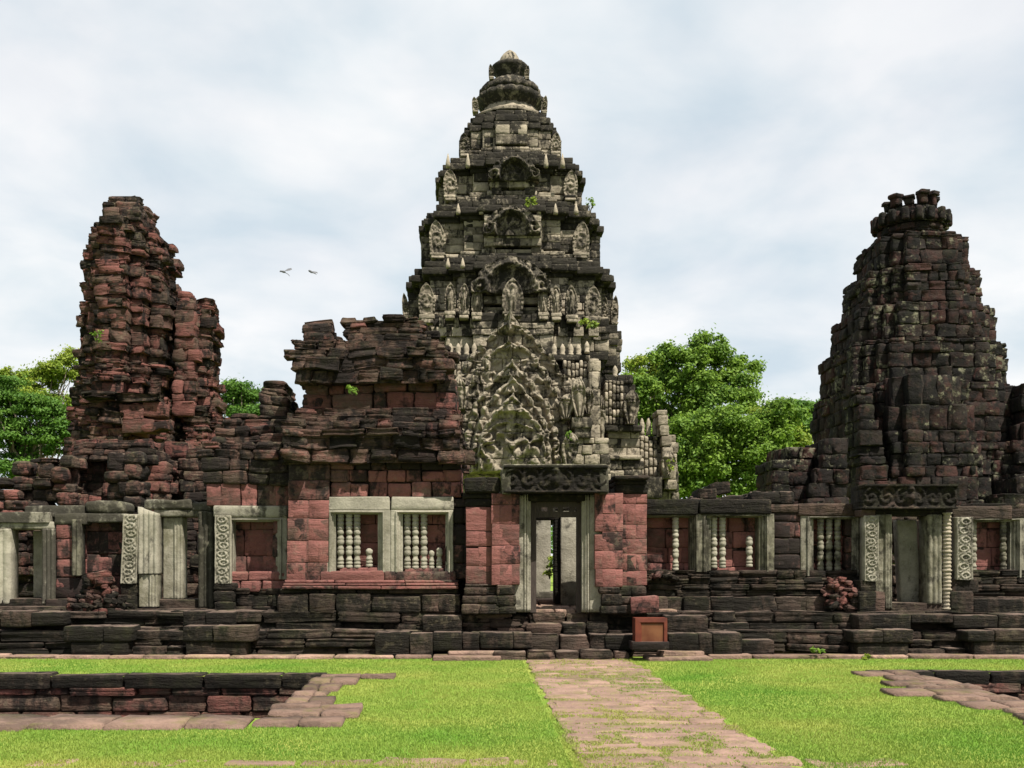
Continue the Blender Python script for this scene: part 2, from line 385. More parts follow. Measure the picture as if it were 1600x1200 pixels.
def mass(mb, tab, d, yb, ch=(.2,.32), tn=T_worn, nst=0, a=.3, b=.3, rag=0.0, wig=0.0, sil='', **kw):
    """tab rows: (py, pxl, pxr, dy) measured at distance d, bottom row last; courses follow it."""
    tab = sorted(tab, key=lambda r: -r[0])
    e_ = nst*b
    zs = [fz(r[0], d + r[3]) for r in tab]; dyv = [r[3] for r in tab]
    xl = [fx(r[1], d + r[3] + (e_ if r[1] < CX else 0)) for r in tab]; xr = [fx(r[2], d + r[3] + (e_ if r[2] > CX else 0)) for r in tab]
    if sil == 'r': xr = [fx(r[2], yb) for r in tab]     # the far corner makes the outline
    if sil == 'l': xl = [fx(r[1], yb) for r in tab]
    z = zs[0]; top = zs[-1]
    while z < top - .03:
        h = RNG.uniform(*ch)
        if rag >= .1 and ch[1] > .25 and RNG.rand() < .3: h *= 1.7
        if top - z - h < ch[0]*.5: h = top - z
        zm = z + h/2
        l = np.interp(zm, zs, xl) + RNG.uniform(-rag, rag); r = np.interp(zm, zs, xr) + RNG.uniform(-rag, rag)
        y = d + np.interp(zm, zs, dyv) + RNG.uniform(-wig, wig)
        if r - l > .1:
            w = r - l; aa = min(a, w*.16)
            ring(mb, rect_poly(l, r, y, yb, nst, aa, b), z, z + h, tn=tn, **kw)
        z += h
def pm(mb, px0, px1, py0, py1, d, thick=.5, dy=0.0, **kw):
    """plain rectangle of masonry; py0 top, py1 bottom"""
    mass(mb, [(py1, px0, px1, dy), (py0, px0, px1, dy)], d, d + dy + thick, **kw)
def one(mb, px0, px1, py0, py1, d, thick=.4, dy=0, tn=T_worn, **kw):
    e = d + dy; x0, x1, z0, z1 = fx(px0, e), fx(px1, e), fz(py1, e), fz(py0, e)
    kw.setdefault('amp', .015); kw.setdefault('bev', .025)
    mb.block(((x0+x1)/2, d+dy+thick/2, (z0+z1)/2), (x1-x0, thick, z1-z0), tone=tn(), **kw)

def frame(mb, o, i, y, prof, tn, openb=True, seg=10, nz=.006):
    """moulded frame from an outer to an inner rectangle (x0,x1,z0,z1), profile (0..1, depth offset)"""
    x0,x1,z0,z1 = o; a0,a1,b0,b1 = i
    rows = []
    for s, dyo in prof:
        X0, X1, Z0, Z1 = x0+(a0-x0)*s, x1+(a1-x1)*s, z0+(b0-z0)*s, z1+(b1-z1)*s
        c = [(X0,Z0),(X0,Z1),(X1,Z1),(X1,Z0)]
        if not openb: c.append((X0,Z0))
        pts = []
        for k in range(len(c)-1):
            for q in range(seg): pts.append((c[k][0]+(c[k+1][0]-c[k][0])*q/seg, c[k][1]+(c[k+1][1]-c[k][1])*q/seg))
        pts.append(c[-1]); pts = np.array(pts)
        rows.append(np.stack([pts[:,0], np.full(len(pts), y+dyo), pts[:,1]], 1))
    R = np.array(rows); P, Q = R.shape[:2]
    V = R.reshape(-1,3).copy()
    V += nz*np.stack([fbm(V[:,0]*4+k*9, V[:,1]*4, V[:,2]*4, k) for k in range(3)], 1)
    f = []
    for p in range(P-1):
        for q in range(Q-1): f.append((p*Q+q, p*Q+q+1, (p+1)*Q+q+1, (p+1)*Q+q))
    mb.mesh(V, np.array(f)[:, ::-1], tn(), False)

def lathe(mb, cx, cy, z0, prof, seg=16, tn=(.5,.7,.2), square=False):
    V = []; n = len(prof)
    for r, z in prof:
        for k in range(seg):
            a = 2*math.pi*(k+.5)/seg
            V.append((cx + r*math.cos(a), cy + r*math.sin(a), z0 + z))
    f = [(i*seg+k, i*seg+(k+1)%seg, (i+1)*seg+(k+1)%seg, (i+1)*seg+k) for i in range(n-1) for k in range(seg)]
    f += [tuple(range(seg))[::-1], tuple((n-1)*seg + k for k in range(seg))]
    V = np.array(V); V += .004*np.stack([fbm(V[:,0]*9, V[:,1]*9+k*5, V[:,2]*9, k) for k in range(3)], 1)
    mb.mesh(V, f, tn, True)

def slab(mb, cx, y, z0, H, hw, hgt, thick=.2, lean=None, nx=40, nz=50, rot=0.0, tn=(.5,.6,.4)):
    """carved slab: outline half width hw(v), relief hgt(t, v, x, z) rising towards the viewer"""
    v = np.linspace(0, 1, nz+1)[:, None]; t = np.linspace(-1, 1, nx+1)[None, :]
    w = hw(v[:, 0])[:, None]
    x = t*w; z = v*H + 0*t; t_ = t + 0*v; v_ = v + 0*t
    h = hgt(t_, v_, x, z)
    if lean is not None: x = x + lean(v)
    fy = -h; byk = np.full_like(fy, thick)
    def pack(yy): 
        X = cx + x*math.cos(rot) - yy*math.sin(rot); Y = y + x*math.sin(rot) + yy*math.cos(rot)
        return np.stack([X, Y, z0 + z], 2).reshape(-1, 3)
    A = pack(fy); B = pack(byk); n = len(A); C = nx+1
    f = []
    for i in range(nz):
        r = np.arange(nx) + i*C
        f.append(np.stack([r, r+1, r+1+C, r+C], 1)); f.append(np.stack([r+n, r+C+n, r+1+C+n, r+1+n], 1))
    i = np.arange(nz)*C
    f.append(np.stack([i, i+C, i+C+n, i+n], 1)); f.append(np.stack([i+nx, i+nx+n, i+nx+C+n, i+nx+C], 1))
    r = np.arange(nx)
    f.append(np.stack([r, r+n, r+1+n, r+1], 1)); r = r + nz*C; f.append(np.stack([r, r+1, r+1+n, r+n], 1))
    mb.mesh(np.concatenate([A, B]), np.concatenate(f), tn, True)

def curve(*pts):
    vs = [p[0] for p in pts]; ws = [p[1] for p in pts]
    return lambda v: np.interp(v, vs, ws)
def carve(x, z, s=9.0, seed=0):
    wx = x*s + 1.6*vnoise(x*s*.6, z*s*.6, x*0+seed, seed); wz = z*s + 1.6*vnoise(x*s*.6+40, z*s*.6, x*0+seed, seed+3)
    return np.clip(.5 + .9*vnoise(wx, wz, x*0 + seed, seed+9), 0, 1)
def tube(mb, pts, rad, seg=8, tn=(.5,.5,.5)):
    pts = [Vector(p) for p in pts]; V = []; n = len(pts)
    for i, p in enumerate(pts):
        d = (pts[min(i+1, n-1)] - pts[max(i-1, 0)]).normalized()
        u = d.orthogonal().normalized(); w = d.cross(u)
        for k in range(seg):
            a = 2*math.pi*k/seg; V.append(p + (u*math.cos(a) + w*math.sin(a))*rad[i])
    f = [(i*seg+k, i*seg+(k+1)%seg, (i+1)*seg+(k+1)%seg, (i+1)*seg+k) for i in range(n-1) for k in range(seg)]
    f += [tuple(range(seg))[::-1], tuple((n-1)*seg+k for k in range(seg))]
    mb.mesh(V, f, tn, True)

# ================================================================== GROUND
PIT_L = (-14.0, -2.45, 12.05, 16.5); PIT_R = (7.05, 18.0, 10.2, 17.0)
def ground():
    mb = MB()
    # sheet with two rectangular openings for the sunken basins, finer near the viewer
    xs = sorted(set([-900, -200, -60, -25, PIT_L[0], PIT_L[1], PIT_R[0], PIT_R[1], 25, 60, 200, 900] + list(np.arange(-14, 18.01, .5))))
    ys = sorted(set([-60, -10, 0, PIT_L[2], PIT_L[3], PIT_R[2], PIT_R[3], 24, 30, 40, 60, 90, 150, 400, 1500] + list(np.arange(6, 20.6, .5))))
    xs = np.array(xs); ys = np.array(ys)
    X, Y = np.meshgrid(xs, ys)
    Z = .012*fbm(X*.6, Y*.6, X*0, 3, 2) - .014
    V = np.stack([X, Y, Z], 2).reshape(-1, 3); C = len(xs); f = []
    for j in range(len(ys)-1):
        for i in range(len(xs)-1):
            cx, cy = (xs[i]+xs[i+1])/2, (ys[j]+ys[j+1])/2
            if any(p[0] < cx < p[1] and p[2] < cy < p[3] for p in (PIT_L, PIT_R)): continue
            f.append((j*C+i, j*C+i+1, (j+1)*C+i+1, (j+1)*C+i))
    mb.mesh(V, np.array(f), (.5,.5,.5), True)
    struct(mb.build('lawn', M_lawn))
ground()

PATH_X = (.95, 2.8)
STONES = []
def paths():
    mb = MB()
    # worn bed of earth and stone grit with a ragged edge
    ys = np.linspace(7.2, 19.75, 60); xs = np.linspace(0, 1, 9); V = []
    for q, y in enumerate(ys):
        a = PATH_X[0] - .02 + RNG.uniform(-.04,.04); b = PATH_X[1] + .02 + RNG.uniform(-.04,.04)
        for t in xs: V.append((a + (b-a)*t, y, .004 + .008*math.sin(q*2.1 + t*7)))
    f = [(i*9+k, i*9+k+1, (i+1)*9+k+1, (i+1)*9+k) for i in range(59) for k in range(8)]
    mb.mesh(V, np.array(f), (.45,.45,.3), True)
    def flat(x, y, w, l, zt):
        mb.block((x, y, zt-.05), (w, l, .10), RNG.normal(0, .07), (RNG.uniform(.35,.68), np.clip(RNG.normal(.6,.18),0,1), .26), .07, .02, RNG.normal(0, .003), .0)
        if zt > 0: STONES.append((x-w/2+.04, x+w/2-.04, y-l/2+.035, y+l/2-.035))
    y = 7.5
    while y < 19.75:
        l = RNG.uniform(.22, .42); x = PATH_X[0] + RNG.uniform(-.08, .05); e = PATH_X[1] + RNG.uniform(-.06, .08)
        while x < e:
            w = min(RNG.uniform(.3, .95), e - x + .06)
            if w > .12 and RNG.rand() > .05: flat(x+w/2, y+l/2 + RNG.uniform(-.05,.05), w + RNG.uniform(-.04,.02), l*RNG.uniform(.85, 1.1), RNG.uniform(.003, .009))
            x += w
        y += l
    for yy in (7.8, 8.25, 8.7, 9.15):      # cross path near the viewer, mostly grown over
        x = -7.0
        while x < 9:
            w = RNG.uniform(.35, .9)
            if not (PATH_X[0]-.3 < x < PATH_X[1]) and RNG.rand() > .3: flat(x+w/2, yy+.2, w-.04, RNG.uniform(.25, .42), RNG.uniform(-.012, -.002))
            x += w
    struct(mb.build('path', M_path))
paths()

def basin(name, P, label, left):
    x0, x1, y0, y1 = P
    root = thing(name, label, 'stone basin', ((x0+x1)/2, y1, 0))
    mb = MB()
    # floor and inner retaining walls
    mb.box(x0, x1, y0, y1, -1.5, -1.35, (.5,.4,.5))
    def wall(p, q, yb):
        z = -1.35
        while z < -.2:
            h = min(RNG.uniform(.16, .4), -.18 - z)
            if h < .05: break
            ring(mb, [p, q, (q[0]+yb[0], q[1]+yb[1]), (p[0]+yb[0], p[1]+yb[1])], z, z+h, bl=(.5, 1.2), dep=.35, jit=.06, big=.2, bigamt=.07, tn=T_redmix, core=False, strata=.04)
            z += h
        c = [p, q, (q[0]+yb[0], q[1]+yb[1]), (p[0]+yb[0], p[1]+yb[1])]
        mb.prism([(a[0]+yb[0]*.3, a[1]+yb[1]*.3) for a in c], -1.4, -.2)
    wall((x0, y1), (x1, y1), (0, .5))
    if left: wall((x1, y1), (x1, y0), (.5, 0))
    else: wall((x0, y0), (x0, y1), (-.5, 0))
    mb.build('retaining_wall', M_ruin, root)
    def coping(c, size, tn, rot=0, amp=.075):
        b = MB(); tv = list(tn()); tv[0] = RNG.uniform(0, .3); tv[1] *= .8
        b.block((0,0,0), size, rot + RNG.normal(0,.03), tv, amp, .03, RNG.normal(0, .012), .03)
        o = b.build('coping_stone', M_path if tn is not T_black else M_dark, root, None); o.data.transform(__import__('mathutils').Matrix.Translation(root.location))
        o.location = Vector(c) - root.location
    # far rim: tall dark stones seen from the front
    x = x0 if left else x0 - .5
    while x < x1 - .1:
        w = RNG.uniform(.7, 1.5); w = min(w, x1 - x)
        coping((x + w/2, y1 + .17, -.10), (w - .02, .42, .22 + RNG.uniform(-.02,.03)), T_black, amp=.025); x += w
    # side rim: flat slabs lying on the lawn edge
    y = (y0 - .75) if left else 10.2
    while y < y1 - .05:
        l = RNG.uniform(.5, .95) if left else RNG.uniform(.4, .75)
        l = min(l, y1 + .1 - y)
        if left: a = x1 - RNG.uniform(.0, .10); e = x1 + RNG.uniform(.8, 1.1) - (.4 if 13 < y < 15.5 else 0) + (.35 if y > 15.6 else 0)
        else: a = x0 - RNG.uniform(.7, 1.1) + .28*math.sin(y*1.7); e = x0 + RNG.uniform(.02, .2)
        m = a + (e-a)*RNG.uniform(.42, .62)
        for (p, q) in ((a, m), (m, e)):
            coping(((p+q)/2, y + l/2 + RNG.uniform(-.05,.05), -.03 + RNG.uniform(-.012,.012)), (q - p - .02, l - .03, .15), T_redmix if RNG.rand() < .65 else T_worn)
        STONES.append((a+.05, e-.05, y+.05, y+l-.05)); y += l
    if left:
        x = x1 - .1
        while x > x0:
            w = RNG.uniform(.65, 1.15)
            coping((x - w/2, y0 - .45 + RNG.uniform(-.05,.05), -.03), (w - .03, RNG.uniform(.78, .95), .16), T_redmix if RNG.rand() < .7 else T_worn)
            x -= w
        STONES.append((x0, x1, y0 - .85, y0))
basin('stone_basin', PIT_L, 'sunken stone basin left of the path, its red inner wall in view', True)
basin('stone_basin', PIT_R, 'sunken stone basin right of the path with flat slabs along its side', False)

# kerb of flat slabs at the foot of the terrace
def kerb():
    mb = MB(); x = -11.5
    while x < 12.5:
        w = RNG.uniform(.5, 1.5)
        if not (.7 < x + w/2 < 3.1):
            near = .35 if (-1.2 < x+w/2 < .8 or 3.0 < x+w/2 < 4.6) else 0
            mb.block((x+w/2, 19.62 - near*.5, .0), (w-.02, .42 + near, .12 + RNG.uniform(-.02,.03)), RNG.normal(0,.015), T_buff() if RNG.rand()<.4 else T_redmix(), .025, .03, 0, .02)
            if near: mb.block((x+w/2+.1, 19.6, .09), (w*.7, .4, .1), RNG.normal(0,.04), T_buff(), .03, .03, 0, .02)
        x += w
    o = mb.build('kerb', M_path); tag(o, 'low line of flat pinkish slabs between the grass strip and the dark terrace', 'kerb')
kerb()

# ================================================================== TERRACE
def terrace():
    root = thing('terrace', 'dark weathered stepped stone terrace carrying the gateway and galleries', 'terrace', (1.5, 20.5, 0))
    mb = MB(0.05)
    DT = 20.0
    # bottom layer, thin eroded courses
    for (a, b) in ((-60, 205), (200, 290), (285, 600), (590, 830), (945, 1325), (1320, 1520), (1510, 1680)):
        mass(mb, [(1027, a, b, 0), (985, a, b, .04)], DT, 22, ch=(.11,.22), bl=(.7,1.9), dep=.5, jit=.09, big=.3, bigamt=.14, tn=T_worn if RNG.rand() < .6 else T_black, amp=.035, strata=.05)
    # second layer
    for (a, b) in ((-60, 300), (300, 660), (650, 850), (925, 1110), (1105, 1345), (1340, 1680)):
        mass(mb, [(988, a, b, .42), (956, a, b, .45)], DT, 23, ch=(.12,.2), bl=(.7,1.8), dep=.5, jit=.09, big=.3, bigamt=.14, tn=T_worn, amp=.035, strata=.05)
    mb.box(fx(-60, 20), fx(1680, 20), 20.8, 26, 0, .84, (.5,.4,.4))
    mb.build('stepped_base', M_dark, root)
    # clean cut pedestal blocks
    ped = [(98,160,979,1003,-.45),(160,205,979,1003,-.43),(110,200,1003,1024,-.40), (285,332,978,1003,-.45),(332,396,978,1003,-.47),(290,385,1003,1024,-.4),
           (586,640,988,1028,-.4),(640,676,990,1028,-.43),(676,722,988,1018,-.42),(722,750,990,1018,-.4),(750,802,989,1014,-.44),(802,832,989,1013,-.42),
           (660,722,962,987,0),(285,320,955,980,0),(320,362,957,980,.02),(0,48,955,980,.02),(48,98,957,978,0),(1040,1106,962,990,0),
           (946,1000,992,1016,-.4),(1045,1092,990,1020,-.4),(1092,1114,990,1025,-.42),(1114,1160,989,1026,-.45),(1160,1210,1000,1026,-.3),
           (1333,1380,986,1005,-.45),(1380,1428,984,1005,-.45),(1340,1420,1005,1030,-.4),(1342,1424,960,984,0),(1512,1555,986,1003,-.45),(1555,1625,984,1003,-.45),(1522,1610,1003,1034,-.4),(1490,1560,962,982,0),(1560,1630,960,982,.02),
           (1424,1490,960,974,.0)]
    for a, b, t, u, dyo in ped:
        mb = MB(); one(mb, a, b, t, u, DT, .6, dyo, T_worn if RNG.rand() < .7 else T_black, amp=.02, bev=.025, strata=.012); mb.build('pedestal_block', M_dark, root)
    # steps up to the doors
    def steps(xa, xb, rows, tn):
        st = MB()
        for (t, u, dyo, th) in rows:
            x = xa
            while x < xb - 4:
                w = RNG.uniform(34, 62); w = min(w, xb - x)
                if xb - x - w < 20: w = xb - x
                one(st, x, x + w - .6, t + RNG.uniform(-1.5, 1.5), u, DT, th, dyo + RNG.uniform(-.05,.05), tn, amp=.03, bev=.035, strata=.05); x += w
        st.build('steps', M_path if tn is T_buff else M_dark, root)
    steps(822, 952, [(992, 1032, -.42, .8), (974, 996, -.05, .8), (958, 978, .32, .9)], lambda x=0, z=0: T_redmix() if RNG.rand() < .55 else T_worn())
    steps(770, 985, [(1018, 1036, -.8, .6)], T_redmix)
    steps(205, 287, [(1012, 1026, -.3, .7), (995, 1012, -.05, .7), (980, 996, .2, .7)], T_worn)
    steps(1424, 1512, [(1014, 1032, -.3, .7), (999, 1014, -.05, .7), (985, 999, .2, .7)], T_worn)
    # broken pinkish slabs left of the steps
    st = MB()
    for a, b, t, u, dyo in ((720,760,960,975,-.02),(745,800,958,972,-.06),(765,815,968,984,-.1),(722,775,974,986,-.05),(800,826,962,980,-.02),(826,838,960,982,-.05),(775,822,980,990,-.12)):
        one(st, a, b, t, u, DT, .6, dyo + .2, T_redmix, amp=.05, strata=.08)
    st.build('broken_slabs', M_dark, root)
    # passage floor inside
    fl = MB()
    for y in np.arange(20.5, 30, .55):
        x = .2
        while x < 3.4:
            w = RNG.uniform(.4, .8); fl.block((x+w/2, y+.27, .80 + (.10 if 23 < y < 24.2 else 0)), (w-.02, .53, .16), 0, T_buff(), .02, .03, 0, .02); x += w
    fl.build('passage_floor', M_path, root)
terrace()

# ================================================================== shared facade pieces
BAL = [(.060,0),(.070,.006),(.070,.05),(.060,.056),(.060,.07),(.069,.076),(.069,.11),(.060,.116),(.060,.135),(.068,.142),(.068,.17),(.058,.18),(.048,.215),(.046,.235),(.056,.245),(.070,.275),(.072,.315),(.064,.33),(.064,.345),(.070,.355),(.066,.38),(.050,.405),(.046,.425),(.058,.435),
       (.072,.465),(.073,.505),(.064,.52),(.064,.535),(.070,.545),(.066,.57),(.050,.595),(.046,.615),(.058,.625),(.070,.655),(.068,.685),(.058,.70),(.058,.72),(.068,.728),(.068,.765),(.058,.772),(.058,.79),(.068,.797),(.068,.845),(.058,.852),(.058,.87),(.069,.878),(.069,.93),(.060,.936),(.060,.95),(.07,.956),(.07,1.0)]
def baluster(px, d, pt, pb, parent, broken=False, k=1.0, g=(.5,.75,.15)):
    mb = MB(); H = fz(pt, d) - fz(pb, d)
    full = 1.05
    pr = [(r*k, z*full) for r, z in BAL if z*full <= H] if broken else [(r*k, z*H) for r, z in BAL]
    if broken: pr.append((pr[-1][0]*.4, pr[-1][1] + .03))
    lathe(mb, fx(px, d), d + .12, fz(pb, d), pr, 16, (RNG.uniform(.3,.7), g[1], g[2]))
    o = mb.build('baluster', M_frame, parent)
    if broken: o['label'] = 'broken baluster stump'
    return o
FPROF = [(0, .25), (0, 0), (.10, -.01), (.42, -.012), (.44, -.045), (.56, -.05), (.58, -.012), (.66, -.01), (.68, .035), (.82, .04), (.84, .085), (1, .09), (1, .40)]
def win_frame(parent, ox0, ox1, oy0, oy1, ix0, ix1, iy0, d, dy=0.0, name='window_frame', tn=T_frame, mat=None):
    mb = MB(); o = (fx(ox0,d), fx(ox1,d), fz(oy1,d), fz(oy0,d)); i = (fx(ix0,d), fx(ix1,d), fz(oy1,d), fz(iy0,d))
    frame(mb, o, i, d + dy, FPROF, tn)
    return mb.build(name, mat or M_frame, parent)
def relief_post(parent, px0, px1, pyt, pyb, d, dy=0, rot=0.0, lean=0, name='carved_pilaster', tn=(.5,.6,.3), mat=None, thick=.25):
    W = (fx(px1,d) - fx(px0,d))/2; H = fz(pyt,d) - fz(pyb,d); mb = MB()
    def h(t, v, x, z):
        n = max(3, round(H/(W*1.1))); c = (z/H*n) % 1 - .5; side = np.where((np.floor(z/H*n) % 2) == 0, .12, -.12)
        r = np.sqrt(((x/W) - side)**2*1.1 + (c*1.9)**2)
        m = np.clip(.5 + .5*np.cos(r*11), 0, 1) * (r < 1.0) + .7*carve(x, z, 16, 3)*(r >= .95)
        return .045*m*(np.abs(t) < .8) + .04*(np.abs(t) > .84) + .012*fbm(x*5, z*5, x*0, 2)
    slab(mb, (fx(px0,d)+fx(px1,d))/2, d+dy, fz(pyb,d), H, lambda v: W*(1 + .05*fbm(v*6, v*0, v*0, 5)), h, thick, (lambda v: lean*v) if lean else None, 22, 70, rot, tn)
    return mb.build(name, mat or M_frame, parent)
def post(parent, px0, px1, pyt, pyb, d, dy=0, thick=.35, name='jamb', tn=T_frame, flutes=0, mat=None, cut=0.0, lean=0.0, phase=0):
    """monolithic jamb: plain face and a fluted edge moulding"""
    W = (fx(px1,d) - fx(px0,d))/2; H = fz(pyt,d) - fz(pyb,d); mb = MB()
    def h(t, v, x, z):
        q = np.zeros_like(t)
        if flutes: q = .035*np.abs(np.sin((t*.5+.5+phase)*math.pi*flutes))
        else: q = .05*(t > .2) * (.6 + .4*np.abs(np.sin(t*9)))
        return q + .012*fbm(x*4, z*4, x*0, 4) - .02*(np.abs(t) > .985)
    slab(mb, (fx(px0,d)+fx(px1,d))/2, d+dy, fz(pyb,d), H, lambda v: W*(1 + .02*fbm(v*7, v*0+px0, v*0, 5)), h, thick, (lambda v: lean*v), 28, 40, 0, tn())
    if cut:
        v = mb.raw[-1][0]; top = v[:,2].max(); v[:,2] -= np.where(v[:,2] > top-.02, cut*(fx(px1,d)-v[:,0]), 0)
    return mb.build(name, mat or M_frame, parent)
def lintel_relief(parent, px0, px1, pyt, pyb, d, dy=0, tn=(.4,.3,.62), name='carved_lintel', thick=.7, mat=None):
    W = (fx(px1,d)-fx(px0,d))/2; H = fz(pyt,d)-fz(pyb,d); mb = MB()
    def h(t, v, x, z):
        a = np.abs(x); n = 3
        u = (a/W*n) % 1 - .5; cz = v - .5
        r = np.sqrt((u*2*W/n/H*.9)**2 + (cz*1.7)**2); th = np.arctan2(cz, u)
        sp = np.clip(.5 + .6*np.cos(r*13 - th), 0, 1)*(r < .8)
        leaf = carve(x, z, 12, 4)*(r >= .8)
        fig = np.exp(-((x/.13)**2 + ((v-.45)/.28)**2)) + .8*np.exp(-((x/.07)**2 + ((v-.82)/.12)**2))
        border = ((v > .9) | (v < .07)).astype(float)
        wear = np.clip(.75 + .7*fbm(x*2.2, z*2.2, x*0, 61, 2), .15, 1.1)
        return np.maximum(.085*np.maximum(sp*(.55+.45*carve(x, z, 14, 6)), leaf)*wear, .16*fig)*(1-border) + .09*border + .015*fbm(x*5, z*5, x*0, 8)
    slab(mb, (fx(px0,d)+fx(px1,d))/2, d+dy, fz(pyb,d), H, lambda v: W*(1+.012*fbm(v*5, v*0, v*0, 1)), h, thick, None, 110, 34, 0, tn)
    return mb.build(name, mat or M_dark, parent)

# ================================================================== GATEWAY with the central door
def gateway():
    D = 20.0
    root = thing('gateway', 'ruined gateway, grey stone door frame between pink block pilasters at the end of the path', 'gateway', (fx(870,D), D, .85))
    for (a, b, cap_t, cap_b, base, dyo, sd) in ((728, 779, 745, 792, 912, .12, -1), (962, 1011, 742, 772, 915, .12, 1)):
        mb = MB(); mass(mb, [(base, a, b, dyo), (cap_b, a, b, dyo)], D, D+1.6, ch=(.28,.42), bl=(.4,.75), dep=.4, jit=.008, big=0, tn=T_red, amp=.008, bev=.009, strata=.004, gap=.006); mb.build('pilaster', M_red, root)
        mb = MB(); mass(mb, [(cap_b, a-1, b+1, dyo-.02), (cap_b-22, a-1, b+1, dyo-.04)], D, D+1.6, ch=(.14,.2), bl=(.5,.8), dep=.4, tn=T_black, amp=.015)
        mass(mb, [(cap_b-22, a-3, b+3, dyo-.14), (cap_t, a-4, b+4, dyo-.2)], D, D+1.6, ch=(.22,.3), bl=(.4,.7), dep=.45, tn=T_black, amp=.03); mb.build('capital', M_dark, root)
        mb = MB(); mass(mb, [(960, a-8, b+2, dyo-.2), (935, a-7, b+2, dyo-.16), (934, a-4, b, dyo-.08), (base, a-2, b, dyo-.04)], D, D+1.6, ch=(.13,.24), bl=(.3,.6), dep=.4, tn=T_worn, amp=.02); mb.build('pilaster_base', M_dark, root)
    for (a, b, t, u) in ((780, 800, 771, 914), (941, 962, 770, 917)):
        mb = MB(); mass(mb, [(u, a, b, -.02), (t, a, b, -.02)], D, D+1.3, ch=(.3,.42), bl=(.5,.7), dep=.4, jit=.008, big=0, tn=T_red, amp=.008, bev=.009, strata=.004, gap=.006); mb.build('pilaster', M_red, root)
        mb = MB(); mass(mb, [(960, a-3, b+6, -.1), (u, a-1, b+3, -.06)], D, D+1.3, ch=(.15,.26), bl=(.3,.5), dep=.35, tn=T_worn, amp=.02); mb.build('pilaster_base', M_dark, root)
    # monolithic door frame
    def jamb(a, b, mir):
        mb = MB(); W = (fx(b,D)-fx(a,D))/2; H = fz(772,D)-fz(957,D)
        def h(t, v, x, z):
            t = t*mir
            return .02*(t < .25) + .05*((t > .3) & (t < .5)) + .03*((t > .55) & (t < .7)) - .03*(t > .75) + .01*fbm(x*4, z*4, x*0, 4)
        slab(mb, (fx(a,D)+fx(b,D))/2, D+.14, fz(957,D), H, lambda v: W + 0*v, h, .6, None, 40, 30, 0, (.5,.62,.30)); mb.build('door_jamb', M_frame, root)
    jamb(801, 830, 1); jamb(911, 941, -1)
    mb = MB(); one(mb, 800, 942, 771, 783, D, .7, .12, T_black, amp=.01); mb.build('door_head', M_dark, root)
    lintel_relief(root, 787, 947, 729, 771, D, -.20, (.35,.35,.84))
    mb = MB(); one(mb, 783, 799, 732, 772, D, .5, -.24, T_buffdark, amp=.02); one(mb, 937, 951, 732, 772, D, .5, -.24, T_buffdark, amp=.02); one(mb, 786, 949, 725, 732, D, .6, -.25, T_worn, amp=.02); mb.build('lintel_cap', M_frame, root)
    # timber frame inside the opening
    mb = MB(); d = 20.35
    for (a, b, t, u) in ((829, 838, 786, 957), (901, 912, 786, 957)): mb.box(fx(a,d), fx(b,d), d, d+.14, fz(u,d), fz(t,d))
    mb.box(fx(838,d), fx(901,d), d+.005, d+.135, fz(792,d), fz(784,d)); mb.box(fx(838,d), fx(901,d), d+.005, d+.135, fz(808,d), fz(799,d))
    for a in (838, 856, 872, 890): mb.box(fx(a,d), fx(a+8,d), d+.02, d+.12, fz(799.5,d), fz(791.5,d))
    mb.build('timber_frame', M_wood, root)
    # inner doorways seen through the opening
    d = 22.6; inner = MB()
    one(inner, 876, 906, 800, 946, d, .5, 0, T_frame, amp=.015); inner.build('inner_jamb', M_frame, root)
    inner = MB(); one(inner, 866, 876, 800, 944, d, .5, .1, T_black); one(inner, 906, 935, 780, 950, d, 1.2, .1, T_redmix); one(inner, 770, 838, 780, 950, d, 1.0, .1, T_redmix); one(inner, 835, 868, 795, 812, d, .4, .1, T_worn); one(inner, 770, 935, 772, 797, d, .5, .12, T_worn); inner.build('inner_wall', M_dark, root)
    d = 26.0; inner = MB(); one(inner, 832, 861, 800, 931, d, .4, 0, T_frame); one(inner, 898, 930, 800, 931, d, .4, 0, T_frame); inner.build('inner_jamb', M_frame, root)
    inner = MB(); one(inner, 800, 934, 778, 806, d, .5, .02, T_frame); one(inner, 828, 880, 925, 937, d, 1.0, -.5, T_buff); inner.build('inner_frame', M_frame, root)
gateway()

